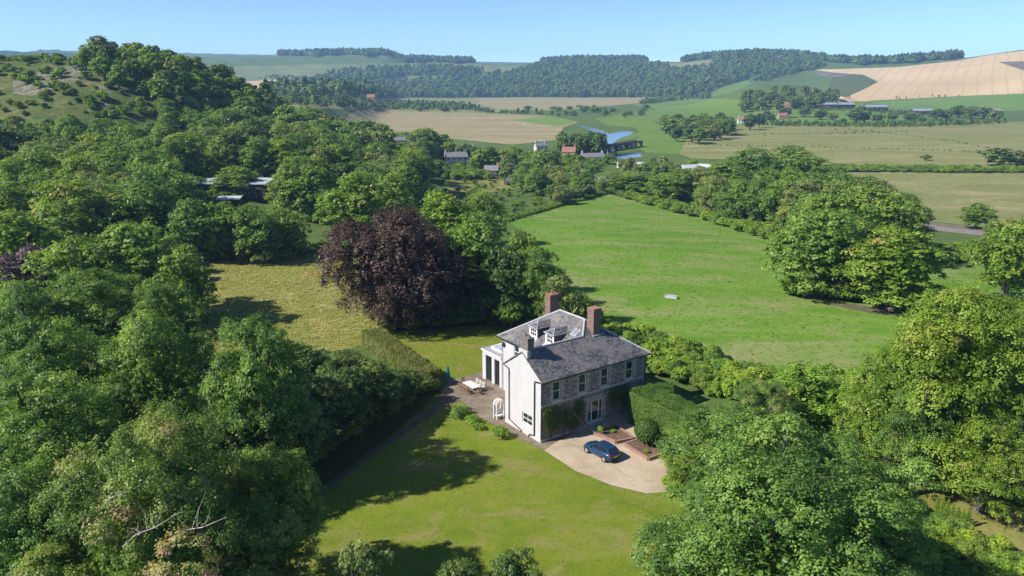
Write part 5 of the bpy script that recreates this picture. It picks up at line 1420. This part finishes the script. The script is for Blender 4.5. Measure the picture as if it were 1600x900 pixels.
dead_branch(185, 775, 40.2, 'small pale dead branch above the forked one', 3)

# woods whose trees can be told apart but not told from one another
placed = []
FIELD_POLY = np.array([r[2] for r in REG if r[0] == 'field'][0])
BUILT = [(690, 734, 237, 260, 470), (318, 420, 282, 298, 270), (757, 783, 255, 274, 430), (838, 858, 219, 236, 520), (876, 945, 227, 250, 500), (1012, 1112, 254, 270, 400), (1180, 1270, 146, 168, 1200), (614, 636, 212, 226, 560)]
def wood(tops, hts, spacing, kinds, label, group, bounds, wfac=(0.75, 1.0), avoid=(), limit=400, name='woodland_tree'):
    x0, x1, y0, y1 = bounds
    pts = scatter_world([(x0, y0), (x1, y0), (x1, y1), (x0, y1)], spacing, 0.4)
    n = 0
    for x, y in pts[np.argsort(pts[:, 1])]:
        ht = random.uniform(*hts); z = float(terr(x, y))
        if inside(np.array([x]), np.array([y]), FIELD_POLY)[0]: continue
        u, v = project(x, y, z + ht)
        if not inside(np.array([u]), np.array([v]), tops)[0] or n >= limit: continue
        if any(a0 < u < a1 and b0 < v < b1 for a0, a1, b0, b1 in avoid): continue
        hw = ht * 0.5 * F / max(y, 1); hv = ht * F / max(y, 1)
        if any(u + hw * 0.8 > a0 and u - hw * 0.8 < a1 and v < b1 and v + hv > b0 and y < dist + 5 for a0, a1, b0, b1, dist in BUILT): continue
        sp = random.choice(kinds)
        pu = [p[0] for p in tops]; pv_ = [p[1] for p in tops]
        third = ('left', 'middle', 'right')[int(np.clip((u - min(pu)) / (max(pu) - min(pu)) * 3, 0, 2))]
        rows = 'back' if v < (min(pv_) + max(pv_)) / 2 else 'front'
        hue = {'syc': 'green', 'seed': 'green', 'lime': 'yellow green', 'grey': 'greyish', 'dark': 'dark', 'bush': 'bushy'}[sp]
        tree(sp, x, y, ht, ht * random.uniform(*wfac) if ht > 7 else ht * 1.2, f'{hue} {label}, {third} third, {rows} rows', group=group, name=name); n += 1
    return n
HILLW = [(-60, 178), (60, 175), (120, 180), (250, 190), (330, 172), (420, 160), (520, 168), (600, 182), (690, 200), (695, 232), (650, 262), (610, 285), (540, 262), (480, 262), (420, 275), (415, 262), (320, 262), (310, 290), (180, 292), (0, 318), (-60, 320)]
wood(HILLW, (13, 18), 13.0, ['syc', 'syc', 'syc', 'grey', 'lime', 'syc', 'dark'], 'broadleaf tree in the dense wood below the chalk hill', 'trees of the wood below the chalk hill', (-300, 20, 160, 560), wfac=(0.9, 1.15), avoid=((316, 422, 262, 302), (612, 640, 205, 232)), limit=260)
wood([(112, 84), (150, 46), (210, 53), (290, 70), (345, 98), (400, 136), (412, 172), (330, 178), (262, 186), (240, 150), (190, 108)],
    (5, 12), 10.0, ['syc', 'grey', 'grey', 'syc', 'dark', 'syc'], 'scrubby tree on the steep face of the chalk hill', 'scrub trees on the chalk hill', (-330, -80, 270, 500), wfac=(0.8, 1.25), limit=85, name='scrub_tree')
wood([(600, 222), (640, 206), (690, 196), (760, 190), (800, 192), (860, 214), (935, 240), (945, 262), (905, 280), (830, 275), (760, 252), (700, 262), (640, 262)],
    (8, 13), 13, ['syc', 'syc', 'grey', 'lime', 'dark'], 'garden tree among the village houses', 'trees among the village houses', (-130, 110, 330, 660), wfac=(0.9, 1.2), avoid=((684, 734, 232, 264), (755, 785, 252, 278), (836, 860, 216, 234), (872, 944, 224, 250), (612, 640, 205, 232)), limit=55, name='garden_tree')
wood([(955, 272), (1050, 266), (1130, 250), (1180, 232), (1245, 230), (1285, 262), (1400, 284), (1425, 318), (1350, 332), (1250, 332), (1130, 308), (1000, 298)], (11, 19), 9.5, ['syc', 'syc', 'grey', 'syc', 'syc'], 'leafy tree in the belt between green field and pasture', 'trees of the belt beyond the green field', (30, 190, 150, 380), wfac=(0.9, 1.2), limit=50, name='field_edge_tree')
wood([(868, 196), (890, 190), (930, 192), (940, 208), (935, 226), (880, 222)], (13, 17), 11, ['dark', 'syc', 'dark'], 'dark tree of the tight clump beside the bridge', 'clump of dark trees by the bridge', (30, 110, 540, 700), limit=14)
wood([(815, 265), (850, 262), (940, 262), (950, 285), (900, 296), (840, 285)], (4, 8), 8, ['grey', 'syc', 'bush'], 'scrubby tree at the far corner of the rough meadow', 'scrub trees by the rough meadow', (0, 75, 260, 420), limit=26)
wood([(1000, 240), (1060, 236), (1065, 256), (1000, 262), (965, 250)], (6, 9), 11, ['grey', 'syc'], 'willow on the river bank behind the white sheds', 'willows on the river bank', (60, 150, 380, 640), limit=16)
wood([(1040, 172), (1060, 152), (1120, 148), (1185, 152), (1195, 176), (1150, 182), (1095, 200), (1055, 205), (1030, 210)], (12, 17), 19, ['dark', 'syc', 'syc', 'grey'], 'tree in the wood between river and hamlet', 'trees between river and hamlet', (140, 420, 600, 1300), wfac=(0.9, 1.2), limit=45, name='riverside_tree')
wood([(1150, 158), (1165, 140), (1195, 124), (1230, 110), (1270, 104), (1308, 112), (1312, 140), (1295, 150), (1262, 154), (1225, 154), (1180, 164)], (12, 18), 17, ['syc', 'dark', 'syc', 'dark', 'grey'], 'tree in the wood on the knoll above the hamlet', 'trees on the knoll above the hamlet', (330, 640, 1150, 1560), wfac=(0.9, 1.15), limit=50, name='hamlet_tree')
for k, (u, v, h, w, lb) in enumerate(((683, 250, 7, 22, 'leafy tree hugging the left end of the white village house'), (742, 246, 8, 26, 'round tree at the right end of the white village house'), (868, 234, 7, 20, 'small tree between the white gabled house and the red roofed house'), (906, 243, 5, 14, 'bush before the gap between the red and the long grey roof'), (952, 240, 7, 26, 'pale tree right of the long grey roofed building'), (1040, 258, 6, 20, 'tree between the cabin and the large white shed'), (790, 262, 7, 26, 'tree right of the small dark cottage'))):
    tree_px(['syc', 'lime', 'grey'][k % 3], u, v, h, w, lb)
# hedgerow in front of the hamlet and farm
names = ['hedgerow tree before the hamlet']
for k, (u, v, h) in enumerate([(1228, 168, 14), (1258, 166, 15), (1283, 172, 13), (1302, 176, 10), (1340, 172, 16), (1352, 174, 14), (1372, 178, 11), (1395, 176, 11), (1424, 178, 12), (1442, 182, 8), (1465, 170, 15), (1480, 172, 13), (1500, 165, 17), (1520, 166, 17), (1540, 168, 16), (1558, 172, 14), (1318, 185, 7), (1410, 188, 6), (1205, 178, 10), (1196, 172, 13)]):
    tree_px(['dark', 'syc', 'dark', 'grey'][k % 4], u, v, h, h * 1.9, 'tree in the hedgerow across the valley below the farm barns', group='hedgerow trees below the barns')
for k in range(34):
    u = 560 + 340 * random.random(); v = 157 + 12 * random.random()
    if 735 < u < 900 and v < 163: continue
    tree_px(['grey', 'dark', 'syc'][k % 3], u, v, random.uniform(5, 11), random.uniform(11, 22), 'distant shrubby tree on the edge of the marsh', group='shrubs on the edge of the marsh')
for k in range(20):
    u = 900 + 130 * random.random(); v = 162 + 0.14 * (u - 900) * random.random() + 6 * random.random()
    tree_px(['grey', 'syc'][k % 2], u, v, random.uniform(5, 10), random.uniform(10, 18), 'willow scrub along the far river bend', group='willow scrub by the river bend')
# skyline snags on the chalk hill: bare crowned trees
for u, v, h, lb in ((152, 44, 12, 'thin crowned tree, tallest on the hill skyline'), (196, 52, 10, 'thin crowned tree second on the hill skyline'), (287, 74, 9, 'thin crowned tree on the shoulder of the hill')):
    tree_px('grey', u, v, h, h * 3.4, lb)

# ------------------------------------------------------------------ masses of plants
def crest_wood(u0, u1, back, front, label, step=11, size=(1.0, 1.6)):
    pts = []; wob = lambda u: (0.35 + 0.65 * min(1, (u - u0) / 40, (u1 - u) / 40)) * (1 + 0.4 * math.sin(u * 0.09) + 0.25 * math.sin(u * 0.23 + 1))
    for u in np.arange(u0, u1, 6.0):
        yc = float(np.interp(u, _cu, _yc)); pts.append(((u - 800) / 1243 * (yc - front * wob(u)), yc - front * wob(u)))
    for u in np.arange(u1, u0, -6.0):
        yc = float(np.interp(u, _cu, _yc)); pts.append(((u - 800) / 1243 * (yc + back), yc + back))
    p = scatter_world(pts, step)
    stuff_points('woodland', np.column_stack([p, terr(p[:, 0], p[:, 1]) - 0.3]), rng.uniform(*size, len(p)), None, label, 'woodland', PC_FAR)
crest_wood(438, 742, 260, 160, 'dark wood capping the distant down left of centre', size=(1.3, 1.9))
crest_wood(845, 1008, 260, 220, 'dark wood capping the middle down', size=(1.2, 1.8))
crest_wood(1062, 1290, 260, 300, 'dark wood along the skyline right of centre', size=(1.2, 1.9))
crest_wood(1285, 1496, 160, 130, 'row of woodland trees on the skyline above the wheat', size=(1.3, 2.0))
far_wood([(495, 128), (520, 116), (600, 110), (700, 106), (755, 112), (740, 118), (640, 119), (560, 128), (530, 134)], 'wood on the slope of the distant left down')
far_wood([(405, 153), (440, 144), (500, 140), (600, 135), (660, 128), (720, 124), (790, 118), (840, 104), (900, 98), (1000, 98), (1045, 108), (1040, 125), (1110, 128), (1100, 145), (1050, 153), (800, 152), (700, 153), (560, 152)], 'broad wood covering the lower slopes of the middle down')
far_wood([(1045, 112), (1090, 110), (1125, 102), (1110, 97), (1180, 90), (1270, 95), (1290, 104), (1270, 110), (1240, 112), (1180, 122), (1150, 128), (1115, 138), (1100, 128), (1040, 125)], 'wooded hillside above the hamlet, right of centre')
far_wood([(1060, 151), (1110, 139), (1180, 121), (1240, 109), (1275, 106), (1240, 115), (1195, 127), (1165, 125), (1130, 135), (1100, 149)], 'wooded strip running up behind the hamlet knoll', size=(0.7, 1.5))
far_wood([(1000, 161), (1060, 154), (1110, 151), (1110, 154), (1060, 157), (1000, 164)], 'hedgerow at the foot of the wooded hill by the river', step=10, size=(0.4, 0.9), name='distant_hedgerow')
far_wood([(430, 158.5), (560, 160), (680, 166), (760, 175), (900, 181), (900, 182.5), (760, 177), (680, 168), (560, 162), (430, 160.5)], 'broken hedgerow across the near edge of the marsh', step=10, size=(0.35, 0.8), name='distant_hedgerow', keep=0.7)
far_wood([(400, 158), (460, 158), (540, 157), (620, 163), (700, 165), (740, 168), (735, 172), (640, 172), (540, 170), (420, 166)], 'belt of bushy trees along the far marsh edge', size=(0.5, 0.95))
for dpx, lb in (([(1075, 225.5), (1330, 231.5), (1570, 237), (1570, 238), (1330, 232.5), (1075, 226.5)], 'dark rushy ditch across the near part of the flat pasture'), ([(1120, 210), (1330, 208), (1420, 206.5), (1420, 207.5), (1330, 209.5), (1120, 211.5)], 'dark ditch line just below the hedgerow trees'), ([(1330, 203), (1420, 211), (1500, 222), (1570, 236), (1565, 237), (1495, 223), (1415, 212), (1330, 204)], 'rushy ditch slanting across the pasture to the right')):
    far_wood(dpx, lb, step=4.5, size=(0.07, 0.13), name='rushy_ditch')
far_wood([(395, 122), (440, 121), (500, 123), (495, 125), (440, 124)], 'hedge line between distant wheat strips', step=9, size=(0.5, 0.9), name='distant_hedgerow', keep=0.6)
far_wood([(1395, 153.6), (1500, 149.2), (1500, 150.6), (1395, 155.2)], 'thin hedge below the big wheat field', step=9, size=(0.3, 0.5), name='distant_hedgerow', keep=0.5)
far_wood([(1280, 171), (1350, 172), (1440, 181), (1440, 184), (1350, 175), (1280, 173)], 'hedge behind the barns', step=9, size=(0.35, 0.6), name='distant_hedgerow')
far_wood([(1190, 194), (1300, 196), (1430, 195), (1570, 191), (1570, 194), (1430, 199), (1300, 199), (1190, 197)], 'low hedge under the hedgerow trees across the valley', step=8, size=(0.3, 0.55), name='distant_hedgerow')

def thicket(px, label, step, size, name='undergrowth', coll=None, world=None, keep=1.0, sink=0.2):
    p = scatter_world(world if world else wpoly(px), step)
    if keep < 1: p = p[rng.random(len(p)) < keep]
    stuff_points(name, np.column_stack([p, terr(p[:, 0], p[:, 1]) - sink]), rng.uniform(*size, len(p)), None, label, 'undergrowth', coll or PC_BUSH)
thicket([(925, 512), (960, 516), (1060, 540), (1190, 588), (1330, 598), (1330, 640), (1200, 650), (1110, 625), (1060, 600), (1010, 585), (950, 540)], 'bright green bramble bank between the house and the field', 1.9, (0.35, 0.62), 'bramble_bank', PC_BRAMBLE)
thicket([(1190, 640), (1330, 630), (1350, 690), (1250, 720), (1130, 690)], 'green thicket behind the big foreground sycamore', 2.6, (0.5, 0.9), 'thicket', PC_BRAMBLE)
thicket([(1360, 680), (1450, 722), (1560, 768), (1640, 800), (1640, 740), (1540, 690), (1440, 655), (1370, 650)], 'leafy bank above the mown track', 2.2, (0.45, 0.85), 'leafy_bank', PC_BRAMBLE)
thicket([(1430, 840), (1500, 830), (1620, 890), (1620, 990), (1480, 960)], 'green bank of low shrubs below the mown track', 1.6, (0.3, 0.5), 'low_shrubs', PC_BRAMBLE)
thicket([(-200, 200), (300, 200), (680, 215), (640, 280), (500, 300), (300, 330), (300, 400), (290, 540), (-200, 560)], 'undergrowth beneath the left hand woods', 5.5, (0.6, 1.2))
thicket([(290, 404), (400, 396), (505, 392), (500, 398), (400, 404), (290, 412)], 'dark bramble edge along the back of the meadow', 2.2, (0.5, 0.9), 'bramble_edge')
thicket([(150, 85), (200, 85), (330, 115), (405, 155), (420, 190), (262, 205), (245, 155), (200, 112)], 'scrub covering the steep face of the chalk hill', 3.8, (0.6, 1.4), 'hill_scrub')
thicket([(-100, 75), (120, 85), (200, 115), (255, 190), (0, 180), (-100, 170)], 'scattered scrub on the grassy chalk slope', 3.6, (0.2, 1.0), 'slope_scrub', keep=0.3)
thicket([(-150, 62), (0, 64), (110, 82), (110, 85.5), (0, 69), (-150, 66)], 'dense green hedge along the top of the chalk slope', 2.6, (0.5, 0.75), 'hilltop_hedge')
thicket([(790, 348), (880, 322), (947, 304), (947, 301), (880, 317), (785, 342)], 'dark hedge along the far left side of the green field', 1.6, (0.28, 0.42), 'field_hedge')
thicket([(945, 300), (1000, 311), (1090, 334), (1220, 366), (1240, 380), (1225, 384), (1090, 341), (1000, 318)], 'bushes along the far right side of the green field', 2.6, (0.5, 0.9), 'field_edge_bushes')
thicket([(1470, 395), (1560, 385), (1640, 395), (1640, 415), (1560, 412), (1475, 412)], 'green bank of brambles below the railway', 2.4, (0.4, 0.7), 'railway_bank')
thicket([(640, 290), (700, 278), (800, 290), (870, 285), (945, 290), (900, 312), (790, 338), (720, 330)], 'scattered scrub clumps in the rough meadow', 6.5, (0.3, 0.7), 'meadow_scrub', keep=0.5)
thicket([(1080, 262), (960, 280), (975, 300), (1090, 320), (1200, 345), (1290, 330), (1270, 290)], 'undergrowth between the field edge trees', 5, (0.7, 1.3))
thicket([(1270, 262), (1600, 265), (1600, 271), (1270, 269)], 'band of blue green reeds across the pasture', 3.4, (0.55, 0.8), 'reed_bed')
thicket([(1225, 462), (1300, 469), (1400, 486), (1475, 482), (1440, 466), (1300, 452)], 'bushy skirt of foliage beneath the two trees in the field', 2.2, (0.6, 1.05), 'tree_skirt')
thicket([(690, 264), (760, 252), (850, 240), (950, 254), (940, 268), (850, 277), (760, 270)], 'garden shrubs between the village houses', 5.5, (0.5, 0.95), 'garden_shrubs')
thicket([(690, 262), (760, 272), (770, 282), (690, 280)], 'leafy hedge in front of the white village house', 3.5, (0.6, 1.0), 'village_hedge')
thicket([(700, 500), (790, 488), (800, 505), (700, 513), (610, 520), (600, 512)], 'dark shrubs along the back of the rear lawn', 2.2, (0.5, 0.8), 'shrub_border')
thicket([(870, 480), (905, 490), (935, 512), (920, 520), (860, 505)], 'shrubs behind the house by the field', 2.0, (0.5, 0.8), 'shrub_border')
thicket(None, 'low leafy plants along the shaded edge of the garden path', 1.1, (0.16, 0.34), 'path_border', PC_BRAMBLE, world=[(-8.6, 91.5), (-12, 86.5), (-15.5, 80.5), (-19, 74), (-22, 66), (-23.5, 66), (-20.5, 74.5), (-17, 81), (-13.5, 87), (-10.2, 92)])
thicket([(1325, 705), (1370, 748), (1430, 795), (1500, 838), (1470, 860), (1390, 815), (1330, 750)], 'low green growth on the near side of the mown track', 1.5, (0.2, 0.42), 'low_shrubs', PC_BRAMBLE)
thicket([(1036, 684), (1060, 684), (1068, 730), (1060, 778), (1040, 776), (1048, 730)], 'weedy shrubs closing the far end of the gravel drive', 0.9, (0.16, 0.34), 'drive_edge_shrubs', PC_BRAMBLE)
# grass tufts and weeds in the grazed field
p = scatter_world(wpoly([(880, 345), (950, 310), (1080, 345), (1200, 380), (1210, 460), (1400, 500), (1320, 575), (1190, 560), (1060, 515), (950, 480)]), 4.2, 0.5)
p = p[rng.random(len(p)) < 0.14 + 0.3 * (np.sin(p[:, 0] * 0.11) * np.sin(p[:, 1] * 0.09) > 0.4)]
stuff_points('field_weeds', np.column_stack([p, terr(p[:, 0], p[:, 1]) - 0.05]), rng.uniform(0.03, 0.075, len(p)), None, 'scattered dark weeds and tussocks in the grazed field', 'weeds', PC_BUSH)
# short grass: tufts of blades over lawns, meadow and field
def tufts(mname, cols, r, h, blade, n, seeds):
    lm = leaf_mat(mname, *cols, trans=0.3, hue=0.2)
    out = []
    for sd in seeds:
        g = np.random.default_rng(sd); a = g.uniform(0, 6.28, n); q = np.sqrt(g.random(n)) * r
        P = np.column_stack([np.cos(a) * q, np.sin(a) * q, g.uniform(0.1, 1, n) * h])
        N = np.column_stack([g.normal(size=n) * 0.45, g.normal(size=n) * 0.45, np.ones(n)])
        out.append(quads_mesh(mname, leaf_quads(P, N, blade * g.uniform(0.6, 1.4, n), g, 0.4), lm, 0.5 + g.normal() * 0.15 + g.normal(size=n) * 0.18))
    return proto_collection(mname, out)
def turf(region_name, step, size, coll, name, label, keep=1.0, clip=None):
    poly = [r[2] for r in REG if r[0] == region_name][0]
    if clip: poly = [p for p in poly]
    p = scatter_world(poly, step, 0.5)
    p = p[(p[:, 1] > 20)]
    if keep < 1: p = p[rng.random(len(p)) < keep]
    stuff_points(name, np.column_stack([p, terr(p[:, 0], p[:, 1]) - 0.01]), rng.uniform(*size, len(p)), None, label, 'grass', coll)
PC_LAWN = tufts('lawn_blades', ((0.19, 0.235, 0.022), (0.29, 0.325, 0.036), (0.36, 0.36, 0.065)), 0.24, 0.035, 0.10, 22, (1, 2, 3))
PC_MEADOW = tufts('meadow_blades', ((0.24, 0.26, 0.055), (0.38, 0.37, 0.10), (0.56, 0.50, 0.23)), 0.5, 0.2, 0.24, 26, (4, 5, 6))
PC_FIELD = tufts('field_blades', ((0.12, 0.235, 0.026), (0.20, 0.33, 0.042), (0.30, 0.39, 0.085)), 0.45, 0.08, 0.2, 20, (7, 8, 9))
turf('front_lawn', 0.4, (0.5, 1.2), PC_LAWN, 'lawn_grass', 'short yellow green mown grass of the front lawn', keep=0.7)
turf('back_lawn', 0.34, (0.6, 1.3), PC_LAWN, 'lawn_grass', 'short mown grass of the lawn behind the garden room')
turf('meadow', 0.7, (0.5, 1.3), PC_MEADOW, 'meadow_grass', 'long drying grass of the meadow left of the copper beech', keep=0.7)
turf('field', 0.85, (0.4, 1.2), PC_FIELD, 'field_grass', 'grazed green grass of the large field', keep=0.5)
# yellow flowers at the meadow's edge
fl = leaf_mat('yellow_flowers', (0.18, 0.17, 0.02), (0.45, 0.30, 0.02), (0.55, 0.36, 0.03), trans=0.2, hue=0.05)
p0 = gnd(515, 432); g = np.random.default_rng(3)
P = np.column_stack([g.normal(size=1500) * 3.2, g.normal(size=1500) * 1.4, np.abs(g.normal(size=1500)) * 0.45 + 0.2])
fo = link('yellow_flowers', quads_mesh('yellow_flowers', leaf_quads(P, np.tile([0, 0, 1.0], (1500, 1)) + g.normal(size=P.shape) * 0.5, 0.2 * g.uniform(0.6, 1.3, 1500), g), fl, g.uniform(0, 1, 1500)))
fo.location = (p0[0], p0[1], float(terr(*p0))); tag(fo, 'patch of yellow flowers at the meadow edge by the copper beech', 'flowers', kind='stuff')
# small cypresses by the track
for k in range(7):
    p = gnd(1462 + k * 8, 806 + k * 3.0)
    me = TREES['cypress_n'][0]
    o = empty('conifer', (p[0], p[1], float(terr(*p)))); o.scale = (0.07 * me[2] / 5, 0.07 * me[2] / 5, random.uniform(1.6, 2.2) / me[3])
    tag(o, 'slim dark young cypress in the short row beside the mown track', 'conifer', 'row of young cypresses')
    link('trunk', me[1], o); link('crown', me[0], o)

# ------------------------------------------------------------------ the air
hz = bpy.data.materials.new('valley_haze'); hz.use_nodes = True
nt = hz.node_tree; nt.nodes.remove(nt.nodes['Principled BSDF'])
pv = nt.nodes.new('ShaderNodeVolumePrincipled')
pv.inputs['Color'].default_value = (0.40, 0.66, 1.0, 1); pv.inputs['Density'].default_value = 0.00013; pv.inputs['Anisotropy'].default_value = 0.1
nt.links.new(pv.outputs[0], nt.nodes['Material Output'].inputs['Volume'])
o = MB().box(-5600, 5600, -5600, 5500, PLAIN - 8, 230).build('haze', hz)
tag(o, 'thin pale summer haze over the valley', 'haze', kind='stuff')
